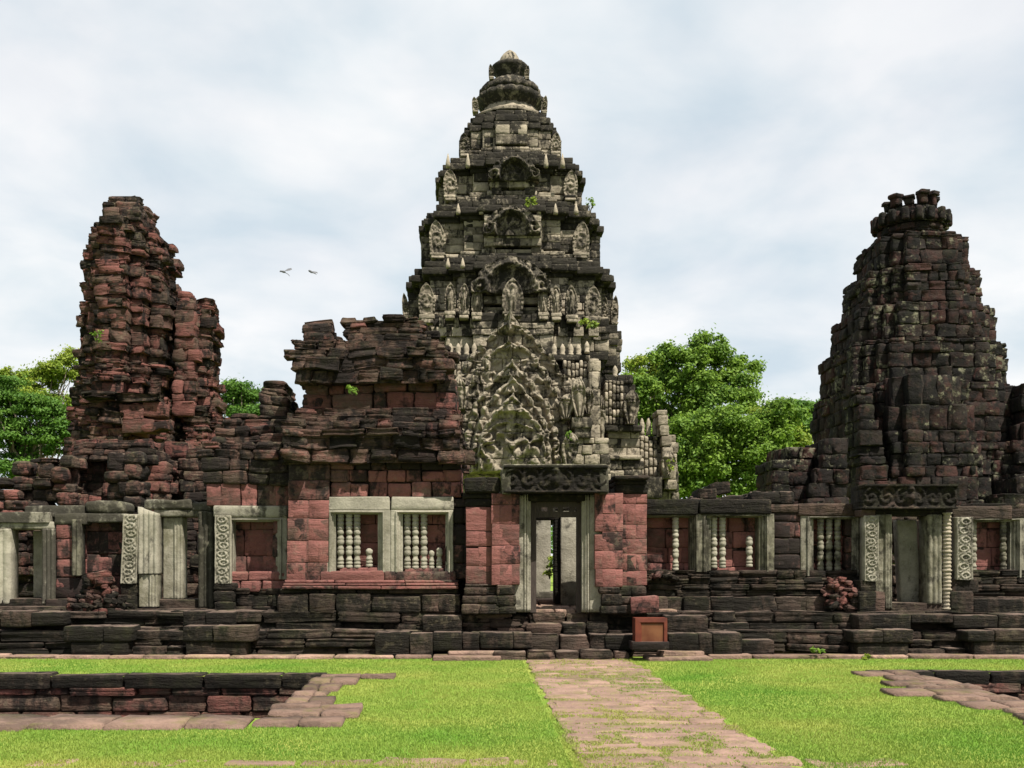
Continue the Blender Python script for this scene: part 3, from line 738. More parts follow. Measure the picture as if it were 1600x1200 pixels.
# ================================================================== LEFT WING of the gateway: two baluster windows and a ruined top
def window_wing():
    D = 20.6
    root = thing('gatehouse_wing', 'tall ruined red sandstone wing with two grey framed baluster windows left of the door', 'ruin', (fx(585,D), D+1, .85))
    B = dict(dep=.42, bl=(.22,.85))
    mb = MB()   # wall behind the windows, pilaster and courses
    pm(mb, 512, 714, 782, 908, D, .4, .32, ch=(.3,.5), tn=tone((.6,.15),(.22,.12)), jit=.01, big=0, amp=.008, bev=.015, strata=.005, gap=.008, bl=(.4,.8))
    mass(mb, [(908, 447, 512, -.06), (700, 452, 516, -.08)], D, D+2, ch=(.28,.46), tn=lambda x=0, z=0: T_red() if z < 2.75 else (T_redmix() if z < 3.3 else T_black()), jit=.012, big=0, amp=.010, bev=.012, strata=.005, gap=.007, bl=(.35,.75))  # upper blocks blacker: staining, plus the cornice's shadow put into the tone
    mass(mb, [(777, 515, 722, 0.0), (716, 515, 722, -.04)], D, D+2, ch=(.24,.33), tn=lambda x=0, z=0: (T_red() if RNG.rand() < .55 else T_redmix()) if z < 3.5 else (T_black() if RNG.rand() < .7 else T_redmix()), jit=.04, big=.12, bigamt=.05, amp=.022, bev=.03, strata=.02, bl=(.28,.5))  # courses under the cornice: black stains and its cast shadow painted into the tone
    pm(mb, 700, 745, 770, 965, D, .6, .5, ch=(.3,.4), tn=T_black, bl=(.3,.5))
    pm(mb, 708, 726, 779, 905, D, 1.5, .02, ch=(.3,.45), tn=T_black, bl=(.3,.5))
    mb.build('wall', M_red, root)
    # ruined superstructure
    mb = MB(0.09)
    mass(mb, [(722, 442, 720, -.28), (700, 434, 721, -.42), (682, 438, 720, -.36)], D, D+2.6, ch=(.2,.3), tn=T_worn, jit=.1, big=.3, bigamt=.16, amp=.06, bev=.035, strata=.07, miss=.07, rag=.08, **B)
    mass(mb, [(682, 442, 722, -.48), (664, 446, 722, -.35), (645, 462, 719, .10), (638, 465, 718, .3)], D, D+2.6, ch=(.11,.2), tn=T_worn, jit=.1, big=.25, bigamt=.12, amp=.06, bev=.03, strata=.07, miss=.07, rag=.06, **B)
    mass(mb, [(640, 470, 716, .34), (595, 474, 712, .34)], D, D+2.7, ch=(.25,.42), tn=lambda x=0, z=0: T_redmix() if x < -1.9 else (T_red() if RNG.rand() < .45 else T_redmix()), jit=.05, big=.1, bigamt=.08, amp=.03, bev=.04, strata=.04, rag=.04, **B)
    mass(mb, [(597, 459, 700, .02), (577, 456, 700, -.05), (560, 455, 706, .0), (545, 456, 692, .06), (530, 459, 676, .2)], D, D+2.7, ch=(.16,.28), tn=T_worn, jit=.1, big=.3, bigamt=.14, amp=.06, bev=.035, strata=.07, miss=.07, rag=.09, **B)
    mass(mb, [(534, 470, 521, .15), (512, 474, 520, .25), (503, 480, 520, .3)], D, D+2.2, ch=(.14,.24), tn=T_worn, jit=.07, big=.2, bigamt=.08, amp=.05, bev=.06, strata=.06, rag=.04, **B)
    mass(mb, [(534, 532, 668, .2), (515, 534, 662, .35), (499, 540, 655, .55)], D, D+2.4, ch=(.12,.2), tn=T_worn, jit=.1, big=.25, bigamt=.1, amp=.05, bev=.06, strata=.07, miss=.07, rag=.12, **B)
    # loose capping stones lying unevenly along the top edge
    for px, py, w, h in ((545,495,28,9),(578,494,24,9),(612,489,34,10),(640,494,22,9),(655,502,20,10),(672,516,26,10),(690,538,24,9),(704,548,22,9),(497,500,44,7),(463,529,22,8),(560,503,30,8),(600,500,30,9)):
        one(mb, px-w/2, px+w/2, py, py+h, D, .7, RNG.uniform(.2,.6), T_worn, amp=.05, bev=.05, tilt=RNG.normal(0,.07), strata=.05)
    mb.build('ruined_roof', M_ruin, root)
    # moulded base
    mb = MB()
    lb = MB(); mass(lb, [(921, 440, 716, -.24), (914, 442, 716, -.2), (912, 444, 716, -.13), (906, 445, 716, -.11)], D, D+.6, ch=(.05,.08), tn=lambda x=0, z=0: T_red() if x < -1.2 else T_redmix(), jit=.008, big=0, bl=(.9,1.6), dep=.45, amp=.008, bev=.015, strata=.004); lb.build('sill_course', M_red, root)
    mass(mb, [(928, 436, 716, -.12), (920, 436, 716, -.10)], D, D+.6, ch=(.09,.12), tn=T_worn, jit=.03, big=.05, bl=(.5,1.1), dep=.45, amp=.02)
    mass(mb, [(958, 430, 720, -.24), (928, 432, 720, -.2)], D, D+.6, ch=(.3,.38), tn=T_worn, jit=.05, big=.15, bl=(.5,1.0), dep=.45, amp=.03, strata=.03)
    mb.build('moulded_base', M_dark, root)
    mb = MB()
    one(mb, 508, 609, 776, 797, D, .34, -.06, T_frame, amp=.012); one(mb, 611, 709, 776, 797, D, .34, -.06, T_frame, amp=.012); mb.build('window_lintel', M_frame, root)
    mb = MB(); one(mb, 500, 600, 892, 908, D, .5, -.10, T_red, amp=.03); one(mb, 600, 712, 893, 908, D, .5, -.08, T_redmix, amp=.03); one(mb, 530, 590, 887, 894, D, .3, .05, T_red, amp=.02); one(mb, 632, 698, 888, 895, D, .3, .05, T_redmix, amp=.02); mb.build('sill', M_red, root)
    f1 = win_frame(root, 509, 610, 797, 894, 524, 590, 803, D, -.04)
    for px in (531, 544.5, 557): baluster(px, D, 803, 888, f1)
    baluster(576, D, 858, 886, f1, True)
    f2 = win_frame(root, 610.5, 708, 797, 894, 629, 696, 803, D, -.04)
    for px in (636, 648.5, 662): baluster(px, D, 803, 889, f2)
    baluster(674, D, 862, 889, f2, True, .8); baluster(686, D, 858, 889, f2, True, .9)
window_wing()

# ================================================================== blind window wall between gallery and wing
def blind_wall():
    D = 21.1
    root = thing('blind_window_wall', 'low ruined wall with a bricked up red window and carved pilaster left of the tall wing', 'ruin', (fx(390,D), D, .85))
    mb = MB()
    pm(mb, 322, 452, 755, 791, D, 1.6, -.05, ch=(.3,.42), tn=T_redmix, jit=.02, big=0, amp=.012, bev=.02, gap=.01, bl=(.3,.45))
    pm(mb, 350, 440, 800, 912, D, .4, .25, ch=(.45,.6), tn=tone((.6,.12), (.3,.1), (.1,.4)), jit=.012, big=0, amp=.012, bev=.02, gap=.01, bl=(.4,.7))
    pm(mb, 440, 456, 790, 925, D, 1.2, .04, ch=(.3,.5), tn=T_redmix, bl=(.3,.5))
    pm(mb, 345, 447, 893, 925, D, .6, -.03, ch=(.2,.3), tn=T_red, jit=.03, big=.1, amp=.03, bl=(.4,.7)); mb.build('wall', M_red, root)
    mb = MB(.12)
    mass(mb, [(757, 318, 455, -.12), (730, 316, 455, -.15), (718, 318, 440, -.1)], D, D+1.7, ch=(.2,.3), tn=T_black, jit=.03, amp=.02, bl=(.4,.7))
    mass(mb, [(718, 317, 440, -.15), (700, 318, 440, -.1), (690, 322, 450, .1), (668, 345, 455, .5), (648, 365, 455, .8)], D, D+2.6, ch=(.13,.22), tn=T_worn, jit=.08, big=.3, bigamt=.1, amp=.045, bev=.055, strata=.06, rag=.07, bl=(.25,.55))
    mass(mb, [(650, 382, 456, 1.0), (640, 405, 456, 1.1), (612, 408, 450, 1.2), (594, 412, 448, 1.3)], D, D+2.8, ch=(.16,.26), tn=T_worn, jit=.07, big=.3, bigamt=.1, amp=.05, bev=.06, strata=.06, rag=.05, bl=(.4,.7))
    mb.build('ruined_roof', M_ruin, root)
    mb = MB(); one(mb, 333, 450, 790, 808, D, .5, -.08, T_buff, amp=.012); mb.build('window_lintel', M_frame, root)
    win_frame(root, 354, 449, 808, 905, 364, 430, 815, D, -.03)
    relief_post(root, 339, 363, 806, 912, D, -.14)
    mb = MB(); mass(mb, [(958, 337, 366, -.25), (925, 338, 365, -.2), (910, 340, 363, -.16)], D, D+.5, ch=(.12,.3), tn=T_black, bl=(.5,.8))
    mass(mb, [(958, 362, 445, -.15), (918, 364, 445, -.05)], D, D+.5, ch=(.12,.26), tn=T_worn, jit=.07, big=.3, bigamt=.1, bl=(.3,.6), amp=.03, strata=.05); mb.build('moulded_base', M_dark, root)
blind_wall()

# ================================================================== LEFT GALLERY
def left_gallery():
    D = 21.4
    root = thing('gallery_wall', 'roofless left gallery wall with two mossy grey stone door frames', 'ruin', (fx(150,D), D, .85))
    # first door frame at the picture edge
    mb = MB(); one(mb, -40, 76, 800, 817, D, .6, -.08, T_buffdark, amp=.02); one(mb, -40, 84, 815, 827, D, .55, -.03, T_frame, amp=.02); mb.build('door_head', M_frame, root)
    post(root, -8, 18, 826, 944, D, -.02, flutes=2); post(root, 66, 86, 826, 944, D, -.02, flutes=3, tn=T_buffdark)
    post(root, 34, 61, 828, 936, D, .55, name='inner_jamb', tn=T_frame)
    mb = MB(); one(mb, -10, 85, 936, 952, D, .6, -.05, T_worn, amp=.03); one(mb, -40, 100, 948, 962, D, .7, -.3, T_worn, amp=.03); mb.build('threshold', M_dark, root)
    # pier and recess
    mb = MB(); pm(mb, 86, 127, 818, 935, D, .9, .0, ch=(.3,.45), tn=lambda x=0, z=0: T_redmix() if RNG.rand() < .7 else T_red(), jit=.015, big=0, amp=.015, bl=(.25,.4))
    pm(mb, 125, 197, 812, 930, D, .5, .35, ch=(.35,.5), tn=tone((.5,.2),(.66,.14)), jit=.02, big=0, amp=.015, bl=(.3,.55))
    pm(mb, 84, 100, 935, 958, D, .9, -.1, ch=(.2,.3), tn=T_black, bl=(.3,.5))
    mb.build('wall', M_red, root)
    mb = MB(); one(mb, 38, 130, 790, 808, D, .8, .1, T_black, amp=.03); one(mb, 84, 134, 802, 820, D, .7, -.02, T_black, amp=.03); one(mb, 133, 192, 782, 803, D, .8, .1, T_buffdark, amp=.06, bev=.07); one(mb, 126, 198, 802, 816, D, .7, .05, T_buffdark, amp=.02); mb.build('wall_head', M_frame, root)
    post(root, 115, 128, 812, 900, D, -.1, .3, flutes=2, tn=T_buffdark)
    relief_post(root, 193, 216, 804, 912, D, -.15, .1, .06)
    # second door frame
    mb = MB(); one(mb, 222, 300, 781, 797, D, .8, -.05, T_buffdark, amp=.05, bev=.06); one(mb, 298, 334, 784, 800, D, .8, -.03, T_buffdark, amp=.04, bev=.06); one(mb, 240, 334, 796, 807, D, .6, 0, T_frame, amp=.02); mb.build('door_head', M_frame, root)
    post(root, 218, 250, 803, 897, D, -.12, .35, flutes=4, cut=-.35); post(root, 219, 249, 898, 948, D, -.10, .3, name='jamb_stump', tn=T_frame)
    post(root, 251, 283, 808, 937, D, .15, .3, flutes=0, name='inner_jamb', tn=tone((.4,.1),(.3,.1)))
    post(root, 312, 337, 800, 950, D, -.12, .4, flutes=3, tn=T_buffdark)
    mb = MB(); one(mb, 244, 318, 937, 952, D, .6, 0, T_worn, amp=.03); one(mb, 205, 350, 951, 962, D, .9, -.25, T_worn, amp=.03); one(mb, 172, 210, 930, 955, D, .5, -.25, T_black, amp=.02); one(mb, 188, 212, 908, 932, D, .5, -.15, T_worn, amp=.02); mb.build('threshold', M_dark, root)
left_gallery()

# ================================================================== RIGHT GALLERY
def right_gallery():
    D = 21.2
    root = thing('gallery_wall', 'roofless dark right gallery wall, baluster windows and a side door under a carved lintel', 'ruin', (fx(1300,D), D, .85))
    mb = MB()
    for (a, b) in ((1010, 1095), (1105, 1196), (1262, 1345), (1512, 1592)):
        pm(mb, a, b, 800, 908, D, .4, .30, ch=(.3,.45), tn=tone((.75,.15),(.32,.1)), jit=.02, big=0, amp=.012, bev=.02, gap=.01, bl=(.35,.6))
    pm(mb, 1206, 1254, 795, 915, D, .8, -.04, ch=(.3,.4), tn=T_black, jit=.02, big=0, bl=(.3,.5), amp=.02)
    pm(mb, 1336, 1352, 800, 915, D, .8, .05, ch=(.3,.4), tn=T_black, jit=.02, big=0, bl=(.3,.5), amp=.02)
    pm(mb, 1596, 1660, 800, 915, D, .8, .05, ch=(.3,.4), tn=T_black, jit=.02, big=0, bl=(.3,.5), amp=.02)
    mb.build('wall', M_red, root)
    mb = MB()
    one(mb, 1008, 1091, 780, 804, D, .8, -.10, T_black, amp=.025); one(mb, 1094, 1206, 780, 803, D, .8, -.16, T_black, amp=.025); one(mb, 1203, 1256, 788, 800, D, .7, -.08, T_framed, amp=.025)
    one(mb, 1248, 1346, 787, 806, D, .8, -.10, T_framed, amp=.025); one(mb, 1488, 1582, 790, 811, D, .8, -.12, T_framed, amp=.04); one(mb, 1578, 1670, 795, 810, D, .8, -.08, T_framed, amp=.03)
    one(mb, 1520, 1575, 786, 792, D, .6, -.05, T_worn, amp=.03)
    mb.build('wall_head', M_dark, root)
    f = win_frame(root, 1000, 1093, 803, 893, 1012, 1080, 808, D, .02, tn=T_framed); baluster(1057, D, 808, 892, f)
    f = win_frame(root, 1087, 1208, 803, 893, 1111, 1186, 808, D, -.08, tn=T_framed)
    for px in (1117.5, 1131): baluster(px, D, 808, 888, f)
    baluster(1173, D, 838, 886, f, True)
    f = win_frame(root, 1250, 1345, 805, 900, 1272, 1332, 811, D, -.05, tn=T_framed)
    for px in (1285, 1298.5, 1312): baluster(px, D, 811, 896, f, g=(.4,.45,.35))
    f = win_frame(root, 1508, 1602, 808, 902, 1519, 1580, 815, D, -.05, tn=T_framed)
    baluster(1525, D, 815, 898, f, g=(.5,.7,.2)); baluster(1572, D, 815, 896, f, g=(.3,.3,.6))
    # mouldings below the windows
    mb = MB()
    for (a, b) in ((1008, 1110), (1108, 1215), (1212, 1262), (1258, 1352), (1500, 1680)):
        mass(mb, [(913, a, b, -.18), (890, a, b, -.06)], D, D+.6, ch=(.1,.16), tn=T_worn, jit=.06, big=.25, bigamt=.1, bl=(.35,.8), dep=.45, amp=.035, strata=.05)
        mass(mb, [(932, a, b, -.12), (913, a, b, -.2)], D, D+.6, ch=(.1,.16), tn=T_worn, jit=.05, big=.15, bl=(.5,1), dep=.45, amp=.03, strata=.05)
        mass(mb, [(962, a, b, -.35), (932, a, b, -.28)], D, D+.6, ch=(.3,.4), tn=T_worn, jit=.05, big=.15, bl=(.4,1.1), dep=.5, amp=.03, strata=.03)
    mb.build('moulded_base', M_dark, root)
    # side door
    d = 20.7
    lintel_relief(root, 1343, 1487, 758, 796, d, -.2, (.4,.4,.78))
    mb = MB(); one(mb, 1352, 1480, 795, 806, d, .5, .0, T_black); mb.build('door_head', M_dark, root)
    relief_post(root, 1347, 1368, 806, 908, d, -.12); 
    mb = MB(); one(mb, 1346, 1369, 796, 807, d, .4, -.1, T_frame); one(mb, 1345, 1369, 907, 925, d, .5, -.12, T_worn); one(mb, 1343, 1370, 924, 960, d, .5, -.18, T_black); mb.build('pilaster_base', M_dark, root)
    post(root, 1368, 1393, 804, 952, d, 0, .4, flutes=0, name='jamb', tn=T_framed); post(root, 1449, 1472, 804, 944, d, .0, .4, flutes=3, name='jamb', tn=T_framed)
    mb = MB(); H = fz(800,d)-fz(955,d); n = 26; pr = []
    for k in range(n):
        z = k/n*H; big_ = (k % 5 == 0); pr += [(.075, z), (.075, z+H/n*.35), (.100 if big_ else .088, z+H/n*.5), (.100 if big_ else .088, z+H/n*.85)]
    lathe(mb, fx(1480,d), d+.02, fz(955,d), pr, 18, (.6,.85,.12)); mb.build('ringed_colonette', M_buff, root)
    relief_post(root, 1494, 1518, 808, 906, d, -.02)
    mb = MB(); one(mb, 1372, 1478, 942, 962, d, .6, .0, T_worn); one(mb, 1366, 1384, 925, 962, d, .3, -.14, T_frame, amp=.05); one(mb, 1488, 1530, 905, 926, d, .6, 0, T_redmix); one(mb, 1486, 1522, 924, 962, d, .6, -.1, T_black); one(mb, 1522, 1600, 936, 962, d, .6, -.05, T_worn); mb.build('threshold', M_dark, root)
right_gallery()

# ================================================================== RUINED RED TOWER (left) and LATERITE TOWER (right)
def red_tower():
    D = 37.0
    root = thing('brick_tower', 'tall crumbling red sandstone tower with a broken right shoulder beside the left trees', 'tower', (fx(220,D), D+3, 0))
    root.name = 'ruined_tower'
    mb = MB(0.11)
    W_ = lambda x=0, z=0: T_red() if RNG.rand() < .32 else (T_redmix() if RNG.rand() < .65 else T_worn())
    K = dict(sil='r', tn=W_, jit=.14, big=.25, bigamt=.22, amp=.075, bev=.035, strata=.09, bl=(.25,1.1), dep=.7)
    mass(mb, [(800, 92, 300, 0), (700, 106, 300, .1), (650, 104, 298, .25), (628, 100, 296, .3), (612, 112, 292, .4), (560, 118, 290, .6), (490, 124, 288, .7), (440, 126, 287, .8), (410, 129, 284, .9), (380, 131, 280, 1.0), (352, 137, 273, 1.15), (340, 150, 268, 1.3)],
         D, D+4.6, ch=(.16,.34), nst=2, a=.75, b=.55, rag=.12, wig=.12, **K)
    K2 = dict(K, tn=T_worn, bev=.1, bl=(.5,.8))
    mass(mb, [(342, 152, 266, 1.3), (326, 161, 254, 1.6), (315, 165, 246, 1.9), (306, 176, 236, 2.2)], D, D+4.4, ch=(.26,.36), rag=.15, **K2)
    mb.build('tower_body', M_ruin, root)
    mb = MB(0.11); E = D + 2.6; K3 = dict(K)
    mass(mb, [(800, 270, 370, -.6), (690, 280, 364, -.4), (640, 286, 358, -.2), (600, 290, 351, 0), (545, 300, 344, .1), (510, 304, 335, .2), (478, 304, 333, .3), (468, 304, 320, .4)], E, E+2.2, ch=(.16,.34), nst=1, a=.4, b=.4, rag=.10, wig=.1, **K3)
    mass(mb, [(650, 268, 306, -.5), (560, 270, 304, -.3), (470, 274, 302, -.1), (455, 276, 296, .1)], E, E+1.6, ch=(.3,.6), tn=lambda x=0, z=0: T_red() if RNG.rand() < .55 else T_redmix(), jit=.08, big=.15, bigamt=.12, amp=.06, bev=.05, strata=.06, bl=(.4,.9), dep=.5, rag=.06)
    mb.build('side_wall', M_ruin, root)
    # bare smooth patch and the big ledge stones low on the front
    mb = MB(0.11)
    one(mb, 188, 226, 630, 655, D, .6, .0, T_red, amp=.06); one(mb, 224, 258, 628, 650, D, .6, .02, T_redmix, amp=.06); one(mb, 190, 240, 654, 676, D, .6, .0, T_red, amp=.06); one(mb, 125, 178, 610, 620, D, .8, -.2, T_worn, amp=.08, strata=.2); one(mb, 178, 250, 612, 625, D, .8, -.15, T_worn, amp=.08, strata=.2); one(mb, 150, 192, 640, 660, D, .8, -.2, T_worn, amp=.1, strata=.2, tilt=-.12); one(mb, 222, 262, 660, 672, D, .7, -.2, T_redmix, amp=.08, tilt=.2); mb.build('ledge_stones', M_ruin, root)
red_tower()

def laterite_tower():
    D = 36.5
    root = thing('laterite_tower', 'dark stepped laterite tower with a ragged crown of merlons beyond the right gallery', 'tower', (fx(1425,D), D+4, 0))
    mb = MB(0.05)
    T_l = tone((.45,.25), (.56,.14), (.1,.9))
    K = dict(sil='l', tn=T_l, jit=.06, big=.12, bigamt=.12, amp=.06, bev=.04, strata=.05, bl=(.36,.95), dep=.55, gap=.02, ch=(.32,.56), miss=.015)
    steps = [(800, 690, 1256, 1606, -.6), (690, 595, 1267, 1592, -.3), (595, 526, 1278, 1576, .3), (526, 470, 1295, 1558, .6), (470, 410, 1314, 1536, .9), (410, 360, 1332, 1516, 1.2)]
    c = 1430
    for i, (b_, t_, a, e, dyo) in enumerate(steps):
        mass(mb, [(b_, a, e, dyo), (t_, a + 2, e - 2, dyo + .02)], D, D+5.0-dyo*.4, nst=3 if i < 5 else 2, a=.36, b=.3, rag=.015, **K)
    # broken front projection, patched and leaning
    mass(mb, [(800, 1318, 1400, -1.0), (603, 1318, 1360, -.8)], D, D+.6, rag=.05, **K)
    mass(mb, [(800, 1360, 1545, -1.3), (700, 1372, 1540, -1.1), (598, 1376, 1500, -.7), (586, 1380, 1440, -.6)], D, D+.3, rag=.14, nst=1, a=.4, b=.3, **dict(K, big=.25, bigamt=.2))
    mass(mb, [(800, 1490, 1640, -1.2), (690, 1500, 1632, -.9), (598, 1545, 1620, -.5)], D, D+3, rag=.14, nst=1, a=.4, b=.3, **dict(K, big=.25, bigamt=.2))
    mass(mb, [(800, 1500, 1700, -2.4), (745, 1505, 1690, -2.2)], D, D+1, rag=.25, **dict(K, big=.25))
    mb.build('tower_body', M_lat, root)
    mb = MB(0.05); E = D + 3.0; X = fx(1423, E)
    def circ(r): return [(X + r*math.cos(2*math.pi*k/14), E + r*math.sin(2*math.pi*k/14)) for k in range(14)]
    R_ = 54*E/F; zc = lambda p: fz(p, E - R_*.6)
    KC = dict(K, bl=(.45,.7), bev=.12, jit=.03, dep=.5); [KC.pop(q) for q in ('sil','ch')]
    ring(mb, circ(R_*.93), zc(362), zc(349), **KC); ring(mb, circ(R_*1.03), zc(349), zc(329), **dict(KC, bl=(.32,.46)))
    ring(mb, circ(R_*.70), zc(329), zc(317), **KC)
    for k in range(9):
        a = -math.pi/2 + (k - 4)*.62 + .15; r = R_*.58
        if k in (0, 8): continue
        hh = zc((300, 303, 298, 305, 297, 296, 300, 299, 300)[k]) - zc(318)
        mb.block((X + r*math.cos(a), E + r*math.sin(a), zc(318) + hh*.5), (.34, .36, hh), a + math.pi/2, T_l(), .04, .06, RNG.normal(0,.05))
        mb.block((X + r*1.05*math.cos(a), E + r*1.05*math.sin(a), zc(318) + hh*.82), (.42, .44, hh*.36), a + math.pi/2, T_l(), .04, .05, RNG.normal(0,.05))
    for k in range(18):
        a = 2*math.pi*k/18; mb.block((X + R_*.98*math.cos(a), E + R_*.98*math.sin(a), zc(338)), (.26, .3, .5), a + math.pi/2, T_l(), .03, .08)
    mb.build('crown', M_lat, root)
    # low outer walls at the foot
    mb = MB(0.05); d = 32
    mass(mb, [(800, 1178, 1236, 0), (718, 1180, 1234, 0)], d, d+2, **dict(K, ch=(.38,.46)))
    mass(mb, [(800, 1216, 1330, .2), (684, 1254, 1326, .3)], d, d+3, rag=.05, **dict(K, ch=(.4,.5)))
    mass(mb, [(800, 1205, 1260, .8), (697, 1216, 1256, .8)], d, d+3, rag=.05, **dict(K, ch=(.38,.46)))
    mass(mb, [(800, 1320, 1372, -.4), (604, 1318, 1362, .2)], d, d+4, rag=.03, **dict(K, ch=(.38,.46)))
    mb.build('outer_wall', M_lat, root)
laterite_tower()

# ================================================================== MAIN SANCTUARY TOWER
PC = (1.80, 56.0)
STP = [(.34,1.0), (.58,.93), (.82,.82)]
def redent(w, c=PC, st=STP):
    q = []
    for i, (a, d_) in enumerate(st):
        q.append((a, -d_))
        if i < len(st)-1: q.append((a, -st[i+1][1]))
        elif a < d_: q.append((d_, -d_))
    m = [(-y, -x) for x, y in q[::-1]][1:]
    q = q + m; pts = []
    for k in range(4):
        ca, sa = (1,0,-1,0)[k], (0,1,0,-1)[k]
        pts += [(c[0] + w*(x*ca - y*sa), c[1] + w*(x*sa + y*ca)) for x, y in q]
    return pts
def pw(px): return px*56/F
def band(mb, pb, pt, w0, w1, ch=.4, tn=T_buff, **kw):
    df = 56 - .88*pw(w0); z0, z1 = fz(pb, df), fz(pt, df); n = max(1, round((z1-z0)/ch))
    st = kw.pop('st', STP); kw.setdefault('gap', .007); kw.setdefault('bl', (.7,1.35)); kw.setdefault('dep', .5); kw.setdefault('amp', .025); kw.setdefault('bev', .04); kw.setdefault('jit', .025); kw.setdefault('big', .04)
    for k in range(n):
        f = (k+.5)/n
        ring(mb, redent(pw(w0+(w1-w0)*f), PC, st), z0+(z1-z0)*k/n, z0+(z1-z0)*(k+1)/n, tn=tn, **kw)

def antefix(root, px, pb, pt, d, hwpx, lean=0.0, kind='scroll', ped=0, mat=None, name='antefix'):
    mb = MB(); H = fz(pt,d)-fz(pb,d); W = hwpx*d/F; g = fz(pb,d)
    oc = curve((0,.72),(.12,.95),(.35,1.0),(.6,.92),(.78,.7),(.9,.42),(1,.04))
    def h(t, v, x, z):
        rim = ((np.abs(t) > .76) | (v > .9)).astype(float)
        rays = .5+.5*np.sin(np.arctan2(z - H*.35, x)*14)
        base = .10*rim*(.5+.5*rays)
        if kind == 'scroll':
            r = np.sqrt((x/W)**2 + ((z-H*.38)/(W*1.25))**2); th = np.arctan2(z-H*.38, x)
            return base + .07*(.5+.5*np.cos(r*10-th))*(r < .85)*(1-rim) + .05*carve(x, z, 8, int(px))*(1-rim)
        fig = np.exp(-((x/(W*.28))**2 + ((z-H*.5)/(H*.22))**2)) + np.exp(-((x/(W*.2))**2 + ((z-H*.76)/(H*.07))**2)) \
            + .8*np.exp(-(((np.abs(x)-W*.17)/(W*.13))**2 + ((z-H*.2)/(H*.17))**2)) + .6*np.exp(-(((np.abs(x)-W*.42)/(W*.12))**2 + ((z-H*.52)/(H*.13))**2))
        return base + .2*np.clip(fig, 0, 1.1) + .03*carve(x, z, 8, int(px))
    slab(mb, fx(px,d), d, g, H, lambda v: W*oc(v), h, .28, (lambda v: lean*W*v**1.8) if lean else None, 30, 44, 0, (.4,.5,.45))
    if ped:
        hp = fz(pb,d) - fz(pb+ped,d); mb.block((fx(px,d), d+.1, g-hp*.25), (W*1.9, .6, hp*.5), 0, T_buff(), .02, .04); mb.block((fx(px,d), d+.1, g-hp*.75), (W*1.6, .6, hp*.5), 0, T_buff(), .02, .04)
    return mb.build(name, mat or M_buff, root)
def niche(root, pxc, hwpx, pt, pb, d, name='niche_pediment', tnv=(.45,.4,.66)):
    mb = MB(); H = fz(pt,d)-fz(pb,d); W = hwpx*d/F
    oc = curve((0,1),(.30,1.0),(.38,.84),(.55,.80),(.75,.66),(.9,.42),(1,.12))
    def h(t, v, x, z):
        arch = np.sqrt((x/(W*.62))**2 + ((v-.08)/.72)**2)
        rim = np.exp(-((arch-1.0)/.12)**2)
        curl = 0
        for s in (-1, 1):
            r = np.sqrt((x - s*W*.78)**2 + ((z-H*.2))**2)/(W*.26); th = np.arctan2(z-H*.2, x-s*W*.78)
            curl = np.maximum(curl, (.5+.5*np.cos(r*9 - th*s))*(r < 1))
        return .35*rim + .22*curl - .15*(arch < .85) + .12*carve(x, z, 6, int(pt)) + .1*(arch > 1.1)*np.abs(np.sin(x*9))
    slab(mb, fx(pxc,d), d, fz(pb,d), H, lambda v: W*oc(v), h, .6, None, 60, 40, 0, tnv)
    return mb.build(name, M_buff, root)

